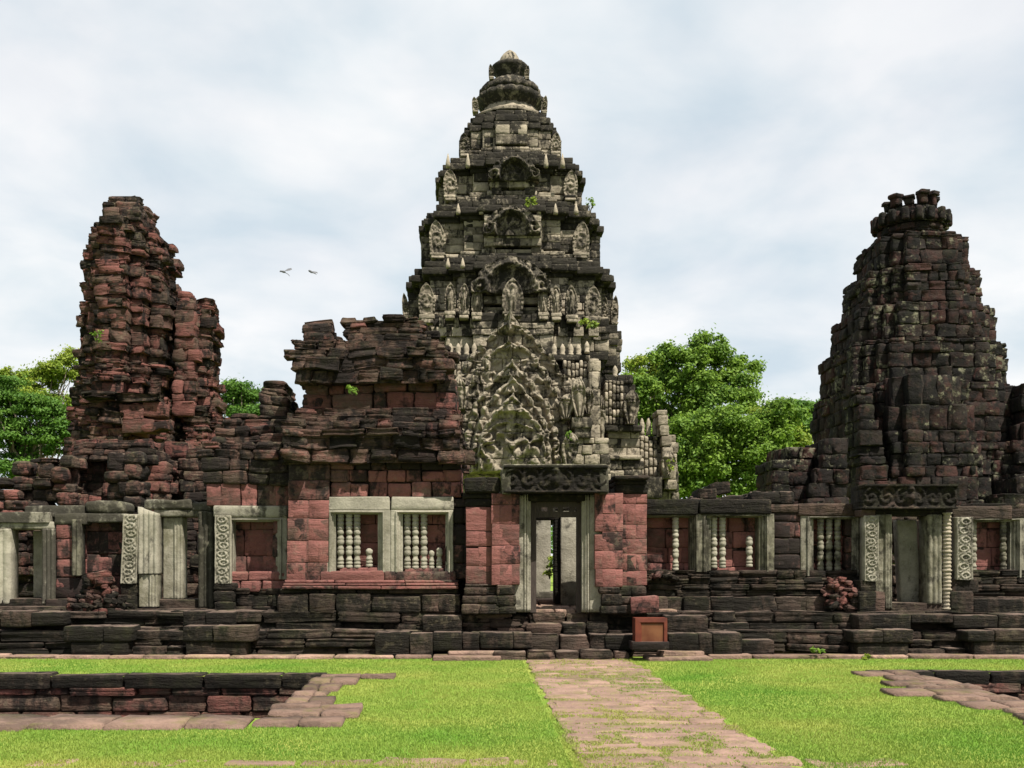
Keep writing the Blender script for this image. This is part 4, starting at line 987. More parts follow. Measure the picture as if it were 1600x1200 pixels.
def sanctuary():
    root = thing('sanctuary_tower', 'tallest central temple tower, tiered pale stone with black stained cornices and lotus bud top', 'tower', (PC[0], PC[1], 0))
    cx = 797
    # body and great cornice
    mb = MB(0.06)
    band(mb, 800, 615, 138, 138, .5, T_buff, bl=(.6,1.2))
    band(mb, 615, 588, 140, 150, .4, T_buffdark); band(mb, 588, 562, 152, 164, .4, T_buffcrust); band(mb, 562, 546, 166, 168, .35, T_buffcrust)
    band(mb, 546, 528, 165, 165, .5, T_buff); band(mb, 528, 508, 167, 169, .4, T_buffdark); band(mb, 508, 494, 168, 166, .4, T_buffcrust)
    mb.build('tower_body', M_buff, root)
    # pendants and frieze buttons under the ledge
    for px in list(range(690, 785, 24)) + list(range(832, 930, 24)):
        mb = MB(); d = 56 - .93*pw(168) - .1; one(mb, px-8, px+8, 511, 525, d, .3, 0, T_buff, amp=.03); one(mb, px-4, px+3, 496, 512, d, .25, -.05, T_buffdark, amp=.03); mb.build('frieze_button', M_buff, root)
    tiers = [   # base top/bottom, wall, cornice; half widths in photo pixels
        dict(b=(495,484), w=(484,436), c=(436,404), wb=153, ww=138, wc=(144,158), df=51.1),
        dict(b=(406,394), w=(394,346), c=(346,316), wb=135, ww=121, wc=(128,139), df=51.7),
        dict(b=(317,302), w=(302,272), c=(272,242), wb=112, ww=97, wc=(103,114), df=52.4),
        dict(b=(243,232), w=(232,202), c=(202,172), wb=82, ww=70, wc=(78,70), df=53.4)]
    for i, t in enumerate(tiers):
        mb = MB()
        m_ = t['c'][0] - (t['c'][0]-t['c'][1])*.33; m2 = t['c'][0] - (t['c'][0]-t['c'][1])*.68
        band(mb, t['b'][0], (t['b'][0]+t['b'][1])/2, t['wb']+1, t['wb']+1, .3, T_buffdark); band(mb, (t['b'][0]+t['b'][1])/2, t['b'][1], t['wb']-4, t['wb']-5, .3, T_buff)
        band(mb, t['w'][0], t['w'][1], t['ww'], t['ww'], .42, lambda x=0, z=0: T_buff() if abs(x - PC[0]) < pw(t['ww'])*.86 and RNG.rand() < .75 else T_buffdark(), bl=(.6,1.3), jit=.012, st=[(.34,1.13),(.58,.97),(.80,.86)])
        a, e = t['wc']
        band(mb, t['c'][0], m_, a, (a+e)/2, .35, T_buffcrust); band(mb, m_, m2, e+1, e+1, .4, T_buffcrust, big=.15); band(mb, m2, t['c'][1], e-1 if i < 3 else (a+e)/2, e-6 if i < 3 else e-12, .4, T_buffcrust, big=.15)
        # pilaster strips on the wall
        d = 56 - .93*pw(t['ww']) - .06
        for s in (-.72, -.5, -.36, .36, .5, .72):
            px = cx + s*t['ww']*1.12; one(mb, px-4, px+4, t['w'][1]-1, t['w'][0], d + (.7 if abs(s) > .6 else 0), .2, 0, T_buff, amp=.015)
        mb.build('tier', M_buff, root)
    # little ornaments standing against cornices
    def spikes(pxs, pb, pt, d):
        for px in pxs:
            b = MB(); H = fz(pt,d)-fz(pb,d); b_ = 3.6*d/F
            lathe(b, fx(px,d), d, fz(pb,d), [(b_,0),(b_*1.1,H*.25),(b_*.75,H*.55),(b_*.15,H)], 8, (.6,.8,.2))
            b.build('spike_ornament', M_buff, root)
    spikes((700, 723), 419, 403, 50.5); spikes((700, 731, 853, 879), 262, 240, 52); spikes((716, 752, 842, 868, 900), 335, 318, 51.3)
    niche(root, 803, 40, 243, 281, 51.9); niche(root, 800, 45, 322, 367, 51.0); niche(root, 798, 62, 402, 458, 50.1)
    for px, d, t, b_ in ((765,51.4,365,395),(838,51.4,365,395),(748,50.5,452,486),(850,50.5,452,486),(776,52.2,279,304),(828,52.2,279,304)):
        mb = MB(); one(mb, px-8, px+8, t, b_, d, .5, 0, T_buffdark, amp=.03); mb.build('niche_pier', M_buff, root)
    # corner antefixes
    for px, pb, pt, hw, ln, d in ((684,396,344,13,-.25,52.2),(907,396,346,13,.25,52.2),(704,306,264,11,-.2,52.8),(891,306,266,11,.2,52.8),(726,237,208,8,-.2,53.6),(868,238,207,8,.2,53.6)):
        antefix(root, px, pb, pt, d, hw, ln, 'scroll', 9)
    for px, pb, pt, hw, ln in ((667,492,442,13,-.1),(926,495,447,13,.1),(634,494,458,5,-.6),(960,504,462,6,.3),(944,497,464,6,.2)):
        antefix(root, px, pb, pt, 50.6 if 650 < px < 935 else 53.5, hw, ln, 'scroll', 14 if 650 < px < 935 else 4)
    for px, pb, pt, hw in ((703,487,442,9),(725,487,443,9),(745,489,447,9),(849,489,448,9),(869,490,446,9),(893,493,446,10)):
        antefix(root, px, pb, pt, 50.2, hw, .1 if px < 800 else -.1, 'figure', 12)
    antefix(root, 801, 488, 435, 49.6, 17, 0, 'figure', 8)
    # lotus top
    zb = lambda p: fz(p, 55.2)
    def lotus(prof, petals=0, amp_=0, tnv=(.45,.4,.55)):
        b = MB(); V = []; seg = 64; n = len(prof)
        for r, p in prof:
            for k in range(seg):
                a = 2*math.pi*k/seg; rr = pw(r)*(1 + (amp_*(abs(math.sin(a*petals/2))-.5) if petals else 0))
                V.append((PC[0]+rr*math.cos(a), PC[1]+rr*math.sin(a), fz(p, 56-.8*pw(r))))
        V = np.array(V); V += .05*np.stack([fbm(V[:,0]*1.6+k*7, V[:,1]*1.6, V[:,2]*1.6, k) for k in range(3)], 1)
        f = [(i*seg+k, i*seg+(k+1)%seg, (i+1)*seg+(k+1)%seg, (i+1)*seg+k) for i in range(n-1) for k in range(seg)] + [tuple((n-1)*seg+k for k in range(seg))]
        b.mesh(V, f, tnv, True); return b
    lotus([(56,174),(57,170),(46,168),(42,164),(41,160)], 0, 0, (.5,.6,.4)).build('lotus_base', M_buff, root)
    lotus([(38,166),(40,162),(46,153),(52,144),(52,139),(47,136)], 18, .07, (.4,.3,.72)).build('lotus_bowl', M_buff, root)
    lotus([(42,137),(46,134),(46,128),(38,122),(22,119)], 20, .12, (.4,.4,.68)).build('lotus_petals', M_buff, root)
    lotus([(19,124),(20,116),(23,108),(28,100),(29,96),(24,93)], 20, .05, (.4,.3,.70)).build('lotus_bowl', M_buff, root)
    lotus([(17,95),(16.5,91),(14,86),(10,81.5),(5,79),(1,78)], 0, 0, (.4,.6,.42)).build('finial_bud', M_buff, root)
    for px, pb, pt, hw, d in ((768,121,101,4,55),(823,121,103,4,55),(743,172,152,5,54.6),(850,174,150,5,54.6)):
        antefix(root, px, pb, pt, d, hw, -.5 if px < 797 else .5, 'scroll', 5)
sanctuary()

# ================================================================== MANDAPA with the layered naga pediment
def naga(root, px, pb, pt, d, hwpx, lean, rot=0.0):
    mb = MB(); H = fz(pt,d)-fz(pb,d); W = hwpx*d/F
    oc = curve((0,.55),(.15,.62),(.4,.95),(.65,1.0),(.85,.72),(.95,.45),(1,.15))
    def h(t, v, x, z):
        a = np.arctan2(z + H*.15, x); ribs = np.abs(np.sin(a*9))
        return .16*ribs*(v < .66) + .22*np.exp(-((v-.78)/.14)**2)*(.6+.4*np.abs(np.sin(t*5))) + .05*carve(x, z, 7, int(px))
    slab(mb, fx(px,d), d, fz(pb,d), H, lambda v: W*oc(v), h, .45, lambda v: lean*W*v, 34, 44, rot, (.45,.5,.46))
    return mb.build('naga_finial', M_buff, root)
def mandapa():
    D = 42.0
    root = thing('mandapa', 'pale carved porch hall with a layered flame pediment in front of the main tower', 'hall', (fx(800,D), D+4, 0))
    mb = MB()
    mass(mb, [(810, 690, 945, .35), (592, 694, 934, .35)], D, D+8, ch=(.4,.55), tn=T_buff, bl=(.4,.8), jit=.07, big=.1, bigamt=.12, amp=.04, bev=.05, nst=1, a=.35, b=.5)
    mass(mb, [(594, 700, 925, 1.2), (556, 700, 918, 1.5)], D, D+8, ch=(.4,.55), tn=T_buffdark, bl=(.4,.8), amp=.03)
    mass(mb, [(740, 922, 937, -.1), (560, 924, 936, 0)], D, D+2, ch=(.5,.8), tn=T_buff, bl=(.4,.8), jit=.01, amp=.02)
    mb.build('wall', M_buff, root)
    def ribs(a, b, pt, pb, n, d, dyo=0.0, bend=.25):
        r = MB(); w = (b-a)/n
        for k in range(n):
            p = pb
            while p > pt + 3:
                hh = min(RNG.uniform(11, 15), p - pt); f = (pb-p)/(pb-pt)
                one(r, a + k*w, a + (k+1)*w - .4, p-hh, p, d, .5, dyo + bend*f**2*4, T_buff, amp=.02, bev=.12, strata=.01); p -= hh
        r.build('tile_roof', M_buff, root)
    ribs(699, 757, 562, 602, 8, D, .35); ribs(880, 918, 562, 602, 6, D, .35)
    def finials(pxs, pb, pt, d):
        for px in pxs:
            b = MB(); H = fz(pt,d)-fz(pb,d); q = 4.4*d/F
            lathe(b, fx(px,d), d, fz(pb,d), [(q*.9,0),(q*.95,H*.18),(q*.7,H*.22),(q*1.0,H*.5),(q*.85,H*.7),(q*.35,H*.93),(q*.05,H)], 12, (.6,.8,.15))
            b.build('ridge_finial', M_buff, root)
    finials((704,716,729,741,754), 556, 536, D+1.2); finials((866,879,892,904), 556, 537, D+1.2); finials((917,), 552, 533, D+.8)
    for a, b in ((697,762),(858,922)):
        mb = MB(); one(mb, a, b, 555, 563, D, .6, 1.0, T_buffdark); mb.build('ridge_course', M_buff, root)
    # the pediment
    C = 797.0; s_ = F/D; pb = 742.0; ptop = 487.0
    def tab(*rows):
        rows = sorted(rows); P = [r[0] for r in rows]; Wd = [r[1] for r in rows]
        return lambda py: np.interp(py, P, Wd, left=0.0)
    L = [tab((487,1),(505,13),(512,16),(516,27),(531,37),(534,46),(552,56),(556,66),(585,80),(590,90),(620,99),(650,108),(690,114),(742,118)),
         tab((538,1),(549,24),(556,38),(575,46),(580,55),(605,66),(610,74),(640,82),(690,92),(742,96)),
         tab((572,1),(586,18),(600,30),(604,38),(630,50),(634,58),(660,66),(690,76),(742,80)),
         tab((599,1),(612,16),(622,26),(640,36),(644,44),(668,54),(700,62),(742,64)),
         tab((624,1),(640,15),(655,28),(672,44),(690,50),(742,52))]
    tymp = tab((668,4),(674,24),(684,34),(690,44),(712,47),(742,48))
    H = fz(ptop,D)-fz(pb,D)
    def h(t, v, x, z):
        py = pb - z*s_ + 5*fbm(x*1.3, z*1.3, x*0, 71, 2); ax = np.abs(x*s_ + 6*fbm(x*1.1+9, z*1.5, x*0, 72, 3)); r = np.zeros_like(x)
        for k, Lk in enumerate(L):
            w = Lk(py); ins = (ax < w)
            e = w - ax
            arc = py*.8 + ax*.45 + 40*k
            lob = np.abs(np.sin(arc*.17))
            if k: r = r + .40*np.clip((e + 2 - 4*(1-lob))/3.0, 0, 1)*(ax < w + 2)
            rim = np.clip(e/2.0, 0, 1)*np.clip((14 - k - e)/3.0, 0, 1)*ins
            r = r + rim*(.06 + .16*lob**.7)
            tip = w < (30 if k == 0 else 27)
            r = np.where(ins & tip, r + .45*np.clip(1 - ax/np.maximum(w, 1), 0, 1), r)
        tin = ax < tymp(py)
        r = np.where(tin, r - .30 + .52*carve(x, z, 3.6, 5) + .35*np.exp(-((x/.28)**2 + ((py-722)/11)**2)) + .22*np.exp(-((x/.14)**2+((py-706)/5)**2)), r)
        arch = np.exp(-((ax - tymp(py) - 2)/3.0)**2)*(py > 668); r = r + .14*arch
        fl = np.abs(np.sin(np.arctan2(py-700, ax+1)*16))
        r = r + .06*fl*(~tin) + .17*(carve(x, z, 4.6, 2)-.5)*(~tin)
        row = np.floor(z/.52); gz = np.abs((z/.52) % 1 - .5); gx = np.abs(((x + row*.31)/.72) % 1 - .5)
        r = r - .09*((gz > .462) | (gx > .472)) + .04*(_h(row, np.floor((x+row*.31)/.72), row*0, 4)-.5)
        return r + .05*fbm(x*3, z*3, x*0, 6)
    mb = MB(); Lout = L[0]
    slab(mb, fx(C,D), D, fz(pb,D), H, lambda v: np.maximum(Lout(pb - v*(pb-ptop)), .6)/s_, h, .7, None, 190, 230, 0, (.5,.62,.44))
    mb.build('pediment', M_buff, root)
    # carved frieze strip below, seen between wing and lintel
    d = 41.6
    for a, b, t, u in ((722,757,690,745),(757,790,690,745)):
        mb = MB(); W = (fx(b,d)-fx(a,d))/2; slab(mb, (fx(a,d)+fx(b,d))/2, d, fz(u,d), fz(t,d)-fz(u,d), lambda v: W+0*v, lambda t_, v, x, z: .2*carve(x, z, 5, a) + .03*(np.abs(t_) < .95), .4, None, 36, 44, 0, (.5,.6,.4)); mb.build('carved_frieze', M_buff, root)
    naga(root, 905, 652, 590, 40.8, 11, -.15); naga(root, 888, 729, 676, 40.2, 13, .35); naga(root, 884, 655, 616, 41.0, 12, .2); naga(root, 919, 648, 605, 41.2, 8, 0); naga(root, 722, 640, 588, 41.2, 9, -.6)
    mb = MB()
    mass(mb, [(800, 893, 958, -1.2), (684, 895, 952, -1.0)], D, D+3, ch=(.3,.5), tn=T_buff, bl=(.35,.7), jit=.05, amp=.03)
    one(mb, 894, 926, 652, 668, D, 1, -1.3, T_buffdark); one(mb, 898, 924, 666, 684, D, 1, -1.2, T_buffdark); mb.build('corner_block', M_buff, root)
    # east porch, two steps
    mb = MB(); d = 44.0
    mass(mb, [(800, 946, 1004, 0), (720, 948, 1004, 0)], d, d+5, ch=(.3,.5), tn=T_buffdark, bl=(.5,1.0), amp=.03)
    mass(mb, [(720, 950, 1000, .15), (668, 950, 1000, .15)], d, d+5, ch=(.4,.6), tn=T_buff, bl=(.5,1.0), jit=.02)
    mass(mb, [(718, 946, 1003, -.1), (711, 946, 1003, -.1)], d, d+4, ch=(.2,.3), tn=T_buff, bl=(.5,1.0)); mass(mb, [(674, 945, 1004, -.15), (664, 945, 1004, -.2)], d, d+5, ch=(.25,.4), tn=T_buffdark, bl=(.5,1.0))
    mass(mb, [(666, 946, 998, .3), (596, 946, 992, .5), (590, 944, 985, .3), (584, 942, 984, .2)], d, d+5, ch=(.3,.45), tn=T_buffdark, bl=(.35,.6), jit=.04)
    mass(mb, [(800, 999, 1062, .6), (745, 999, 1060, .6), (680, 1000, 1056, .8)], d, d+4, ch=(.35,.5), tn=T_buff, bl=(.4,.8), jit=.05, amp=.04)
    mass(mb, [(765, 1040, 1060, .2), (640, 1028, 1041, .2)], d, d+1.5, ch=(.4,.55), tn=T_buff, bl=(.4,.8), jit=.05, rag=.03)
    one(mb, 1005, 1035, 745, 778, d, 1.2, -.3, T_black, amp=.05); mb.build('side_porch', M_buff, root)
    ribs(945, 975, 594, 664, 5, d, .05, .06); ribs(1000, 1028, 681, 744, 4, d, .45, .06)
    naga(root, 984, 663, 610, d-.25, 12, .3); naga(root, 1041, 748, 705, d-.1, 11, .4); naga(root, 940, 690, 618, d-.7, 6, 0)
    finials((961,), 590, 571, d+.5); finials((1003, 1013, 1023), 680, 653, d+1); 
mandapa()

# ================================================================== INNER RUINS seen above the galleries
def inner_ruins():
    D = 25.5
    root = thing('inner_wall', 'broken red inner wall of squared blocks under the left ruined tower', 'ruin', (fx(200,D), D, 0))
    mb = MB(0.12); K = dict(ch=(.2,.34), jit=.05, big=.2, bigamt=.12, amp=.035, bev=.045, strata=.04, bl=(.3,.6), dep=.4)
    mass(mb, [(900, 104, 262, .3), (720, 108, 262, .3), (698, 112, 235, .35), (686, 116, 228, .4)], D, D+1.2, tn=lambda x=0, z=0: T_red() if RNG.rand() < .55 else T_redmix(), **K)
    mass(mb, [(900, 225, 300, .8), (720, 228, 298, .9), (690, 232, 285, 1.0)], D, D+2, tn=T_redmix, **K)
    mass(mb, [(900, 282, 335, .5), (740, 284, 330, .6), (700, 292, 328, .8)], D, D+2, tn=T_worn, rag=.06, **K)
    mass(mb, [(720, 100, 240, .0), (704, 108, 236, .1), (692, 112, 230, .2)], D, D+1.4, tn=T_worn, **dict(K, ch=(.14,.2), rag=.05))
    mass(mb, [(900, 300, 345, -.5), (860, 302, 345, -.4), (830, 308, 345, -.3)], D, D+1, tn=T_worn, rag=.1, **K)
    mass(mb, [(960, -60, 330, -.8), (885, -60, 330, -.6)], D, D+1, tn=T_worn, rag=.1, **K)
    mb.build('wall', M_ruin, root)
    root = thing('stacked_ruin', 'low heap of stacked weathered blocks at the far left, in front of the trees', 'ruin', (fx(40,D), D-1.0, 0)); mb = MB()
    K = dict(K, rag=.12, big=.3, bigamt=.2, ch=(.18,.3), bl=(.3,.55), amp=.06, bev=.08)
    mass(mb, [(900, -60, 40, -1), (790, -60, 36, -1), (765, -60, 30, -.9)], D, D, tn=T_redmix, **K)
    mass(mb, [(900, 20, 62, -.7), (720, 28, 54, -.6)], D, D, tn=T_worn, **K); mass(mb, [(900, 52, 84, -.9), (714, 54, 78, -.8)], D, D, tn=T_worn, **K)
    mass(mb, [(900, 76, 114, -1.0), (712, 84, 108, -.8)], D, D, tn=T_redmix, **K); mass(mb, [(760, -60, 26, -.8), (748, -60, 20, -.7)], D, D+.2, tn=T_worn, **K)
    mb.build('wall', M_ruin, root)
    root = thing('broken_pier', 'free standing broken pier of dark rounded blocks above the left gallery', 'pier', (fx(195,23.5), 23.5, 0)); mb = MB(); d = 23.5
    mass(mb, [(900, 190, 223, 0), (706, 194, 221, 0)], d, d+.7, tn=T_black, **dict(K, rag=.04, ch=(.26,.38), bl=(.3,.5)))
    mass(mb, [(800, 164, 200, .1), (708, 166, 202, .1)], d, d+.7, tn=T_black, **dict(K, rag=.04, ch=(.26,.38), bl=(.3,.5)))
    mb.build('wall', M_ruin, root)
    # right: dark inner wall behind windows and the side door
    D = 26
    root = thing('inner_wall', 'dark low inner wall behind the right gallery, topped with a few toppled blocks', 'ruin', (fx(1290,D), D, 0)); mb = MB()
    mass(mb, [(960, 1020, 1680, 0), (789, 1020, 1680, 0)], D, D+1, tn=tone((.5,.2),(.5,.15)), **dict(K, rag=0))
    mass(mb, [(790, 1082, 1190, -.1), (776, 1090, 1182, 0)], D, D+1, tn=T_black, **dict(K, ch=(.2,.3), bl=(.5,.8)))
    mass(mb, [(790, 1160, 1246, -.4), (768, 1190, 1243, -.4)], D, D+1, tn=T_black, **dict(K, ch=(.3,.4), bl=(.6,1.0), rag=0))
    one(mb, 1092, 1120, 763, 778, D, .8, 0, T_black, amp=.06); one(mb, 1110, 1142, 754, 771, D, .8, .1, T_worn, amp=.06, tilt=.2)
    one(mb, 1436, 1452, 812, 856, D-1, .5, 0, T_red); one(mb, 1440, 1456, 856, 940, D-1, .5, 0, T_worn); mb.build('wall', M_dark, root)
inner_ruins()

# ================================================================== LOOSE THINGS
def loose():
    # leaning slab in the right side door
    mb = MB(); d = 21.3; W = (fx(1441,d)-fx(1410,d))/2; H = fz(812,d)-fz(948,d)
    slab(mb, fx(1424,d)-.0, d, fz(948,d), H, lambda v: W*(1+.03*fbm(v*6, v*0, v*0, 3)), lambda t, v, x, z: .02*fbm(x*5, z*5, x*0, 4)-.02*(np.abs(t) > .97), .22, lambda v: -.09*v, 20, 40, 0, (.5,.55,.30))
    o = mb.build('stone_slab', M_frame); tag(o, 'tall grey slab leaning upright inside the right side doorway', 'slab')
    mb = MB(); one(mb, 986, 1030, 932, 958, 19.75, .4, .1, tone((.45,.05), (.5,.05), (.1,.2)), amp=.02, bev=.012, tilt=.06, strata=.01)
    tag(mb.build('fallen_block', M_red), 'fallen pink block with a slanted face right of the door, above the rusty sign box', 'stone block')
    # rusty box on a stone plinth by the steps
    d = 19.1; root = thing('information_stand', 'rusty orange brown square box on a reddish stone plinth right of the steps', 'sign stand', (fx(1018,d), d, 0))
    mb = MB(); one(mb, 988, 1046, 1003, 1016, d, .45, -.05, T_redmix, amp=.006, bev=.008, strata=.004); mb.build('plinth', M_red, root)
    x0, x1, z0, z1 = fx(993,d), fx(1043,d), fz(1004,d), fz(966,d)
    mb = MB(); mb.box(x0, x1, d+.06, d+.38, z0, z1); mb.build('box', M_rustdark, root)
    mb = MB(); frame(mb, (x0,x1,z0,z1), (fx(1004,d),fx(1036,d),z0,fz(975,d)), d+.02, [(0,.05),(0,0),(.7,-.005),(.8,.01),(1,.035)], lambda: (.5,.5,.5), True, 4, .002); mb.build('frame', M_rustdark, root)
    mb = MB(); mb.box(fx(1003,d), fx(1037,d), d+.045, d+.058, z0+.005, fz(975,d)); mb.build('panel', M_rust, root)
    # rubble heaps, every stone its own thing
    protos = []
    for k in range(8):
        mb = MB(); mb.block((0,0,0), (RNG.uniform(.2,.34), RNG.uniform(.18,.3), RNG.uniform(.10,.18)), 0, (T_redmix, T_worn, T_redmix, T_black)[k % 4](), .07, .012, RNG.normal(0,.2), .04); protos.append(mb)
    first = {}
    def stone(k, loc, s, lab, grp):
        if k not in first: o = protos[k].build('rubble_stone', M_red if k % 4 == 0 else (M_ruin if k % 4 == 2 else M_dark)); first[k] = o
        else: o = first[k].copy(); COL.objects.link(o)
        o.location = loc; o.scale = (s, s, s); o.rotation_euler = (RNG.normal(0,.3), RNG.normal(0,.3), RNG.uniform(0, 6.3)); tag(o, lab, 'stone', grp)
    d = 20.6
    for row in range(8):
        n = 9 - row + (1 if row < 3 else 0)
        for q in range(n):
            px = 147 + (q - (n-1)/2)*(9.0 if row > 5 else 9.6) + RNG.uniform(-2,2); z = fz(955 - row*7.6, d)
            for lay in range(2 if row < 7 else 1):
                stone(RNG.randint(8), (fx(px,d), d + .02*row + lay*.3 + RNG.uniform(-.05,.05), z), RNG.uniform(.62,.9) if row < 6 else RNG.uniform(1.0,1.5), 'loose stone in the piled rubble heap before the left gallery recess', 'stones of the left rubble heap')
    d = 20.75
    for row in range(6):
        n = 9 - row*1
        for q in range(max(3, n)):
            px = 1313 + (q - (n-1)/2)*6.2 + RNG.uniform(-2,2); z = fz(930 - row*4.6, d)
            stone(RNG.choice([0,2,0,2,4,6]), (fx(px,d), d + .03*row + RNG.uniform(-.1,.1), z), RNG.uniform(.42,.7), 'small reddish stone in the rubble heap beside the right side door', 'stones of the right rubble heap')
    for q in range(14):
        stone(RNG.randint(8), (fx(1296 + q*3.2,d), d - .02 + RNG.uniform(-.08,.1), fz(948 - (q % 3)*7, d)), RNG.uniform(.7,1.1), 'small reddish stone in the rubble heap beside the right side door', 'stones of the right rubble heap')
    for px, py in ((1018,900),(1026,898),(1034,901),(1043,899),(1050,903),(1024,905)):
        stone(RNG.randint(8), (fx(px,21.0), 20.95 + RNG.uniform(-.05,.05), fz(py,21.0)), RNG.uniform(.5,.85), 'loose flake of stone lying on the sill right of the gateway', 'flakes on the right sill')
loose()

def birds():
    d = 34.0
    for px, py, lab, wings, yaw in ((445,425,'grey bird in flight with wings raised and tail spread, the left of two', ((.03,.05,.20,.13),(.02,-.02,.17,-.16)), .2), (487,425,'dark bird in flight with wings swept back, nearer the main tower', ((-.02,.01,.17,.0),(-.01,-.02,.16,-.11)), .1)):
        root = thing('bird', lab, 'bird', (fx(px,d), d, fz(py,d)), 'birds in flight')
        c = Vector(root.location); mb = MB()
        if 'left of two' in lab: pts = [(.03,0,-.015),(.0,0,.0),(-.05,0,.01),(-.09,0,.02),(-.15,0,.03)]; rad = [.012,.035,.04,.03,.022]
        else: pts = [(-.11,0,.05),(-.09,0,.045),(-.05,0,.025),(0,0,.0),(.06,0,-.02)]; rad = [.008,.03,.038,.032,.012]
        tube(mb, [c + Vector(p) for p in pts], rad, 8); mb.build('body', M_bird, root)
        for k, (ax, az, bx, bz) in enumerate(wings):
            w = MB(); yb = .1 if k == 0 else -.12
            P = [(ax-.03,0,az-.015),(ax+.05,0,az-.02),((ax+bx)/2+.05,yb*.6,(az+bz)/2-.02),(bx+.02,yb,bz-.02),(bx-.01,yb,bz+.025),((ax+bx)/2-.03,yb*.6,(az+bz)/2+.03)]
            V = [c + Vector(p) for p in P] + [c + Vector(p) + Vector((0,.012,.012)) for p in P]; n = 6
            w.mesh([tuple(v) for v in V], [tuple(range(n)), tuple(range(n,2*n))[::-1]] + [(i,(i+1)%n,(i+1)%n+n,i+n) for i in range(n)], (.5,.5,.5), False); w.build('wing', M_bird, root)
        t = MB(); sx = -1 if 'left of two' in lab else 1
        P = [(-.10*1,0,.035),(-.17,.02,.055),(-.175,-.02,-.01),(-.11,0,.0)] if sx < 0 else [(.04,0,-.005),(.11,.02,-.03),(.10,-.02,-.05),(.04,0,-.025)]
        V = [c + Vector(p) for p in P] + [c + Vector(p) + Vector((0,.012,.008)) for p in P]
        t.mesh([tuple(v) for v in V], [(0,1,2,3),(7,6,5,4),(0,4,5,1),(1,5,6,2),(2,6,7,3),(3,7,4,0)], (.5,.5,.5), False); t.build('tail', M_bird, root)
birds()

# ================================================================== VEGETATION
def leaves(mb, C, R, n, size, seed, flat=.75, rise=.25):
    rs = np.random.RandomState(seed); C = np.array(C); R = np.array(R); k = len(C)
    prob = R**2/np.sum(R**2); ci = rs.choice(k, n, p=prob)
    d = rs.normal(size=(n,3)); d /= np.linalg.norm(d, axis=1)[:,None]
    r = np.where(rs.rand(n) < .55, rs.rand(n)**.5, np.abs(rs.normal(0, .75, n)))
    P = C[ci] + d*(r*R[ci])[:,None]*np.array([1,1,flat])
    nr = d*.7 + rs.normal(size=(n,3))*.6 + np.array([0,-.1,.5]); nr /= np.linalg.norm(nr, axis=1)[:,None]
    a = rs.normal(size=(n,3)); u = np.cross(nr, a); u /= np.linalg.norm(u, axis=1)[:,None]; w = np.cross(nr, u)
    s = size*rs.uniform(.6,1.35,n)[:,None]
    V = np.stack([P - u*s*.55, P - w*s*.3 + nr*s*.06, P + u*s*.55, P + w*s*.3 + nr*s*.06], 1).reshape(-1,3)
    f = np.arange(n*4).reshape(n,4)
    ctone = rs.rand(k)
    tv = np.clip(.45*ctone[ci] + .55*rs.rand(n), 0, 1)
    T = np.repeat(np.stack([tv, tv*0+.5, tv*0+.5], 1), 4, axis=0)
    mb.mesh(V, f, T, False)
def tree(label, px, d, pyb, blobs, n, leaf, mat, seed, group='trees beyond the ruins', cl=70, rr=(.7,1.5), trunk=.35, name='tree', twig=.0, flat=.7):
    """blobs: (px, py, half width px, half height px) of the crown as measured, given a depth of their own"""
    rs = np.random.RandomState(seed); base = Vector((fx(px,d), d, -.2))
    root = thing(name, label, 'tree', tuple(base), group)
    C = []; R = []
    area = np.array([b[2]*b[3] for b in blobs], float); area /= area.sum()
    for b, ar in zip(blobs, area):
        m = max(3, int(cl*ar))
        for q in range(m):
            v = rs.normal(size=3); v /= np.linalg.norm(v); v *= rs.rand()**.3
            hw, hh = b[2]*d/F, b[3]*d/F; r = rs.uniform(*rr)
            C.append((fx(b[0],d) + v[0]*max(.2, hw-r*.6), d + v[1]*hw*.8, fz(b[1],d) + v[2]*max(.2, hh-r*.5))); R.append(r)
    mb = MB(); leaves(mb, C, R, n, leaf, seed, flat); mb.build('crown', mat, root)
    mb = MB(); top = Vector(np.mean(np.array(C), axis=0)); mid = base.lerp(top, .55) + Vector((rs.normal(0,.4), rs.normal(0,.4), 0))
    tube(mb, [base, base.lerp(mid,.5), mid, mid.lerp(top,.5), top], [trunk*1.3, trunk, trunk*.8, trunk*.5, trunk*.2], 10)
    for q in rs.choice(len(C), min(len(C), 26), replace=False):
        e = Vector(C[q]); s = base.lerp(mid, rs.uniform(.7,1)) if rs.rand() < .5 else mid.lerp(top, rs.uniform(0,.7))
        m = s.lerp(e, .5) + Vector((rs.normal(0,.3), rs.normal(0,.3), rs.uniform(0,.5))); tube(mb, [s, m, e], [trunk*.4, trunk*.22, trunk*.06], 6)
    mb.build('trunk', M_bark, root)
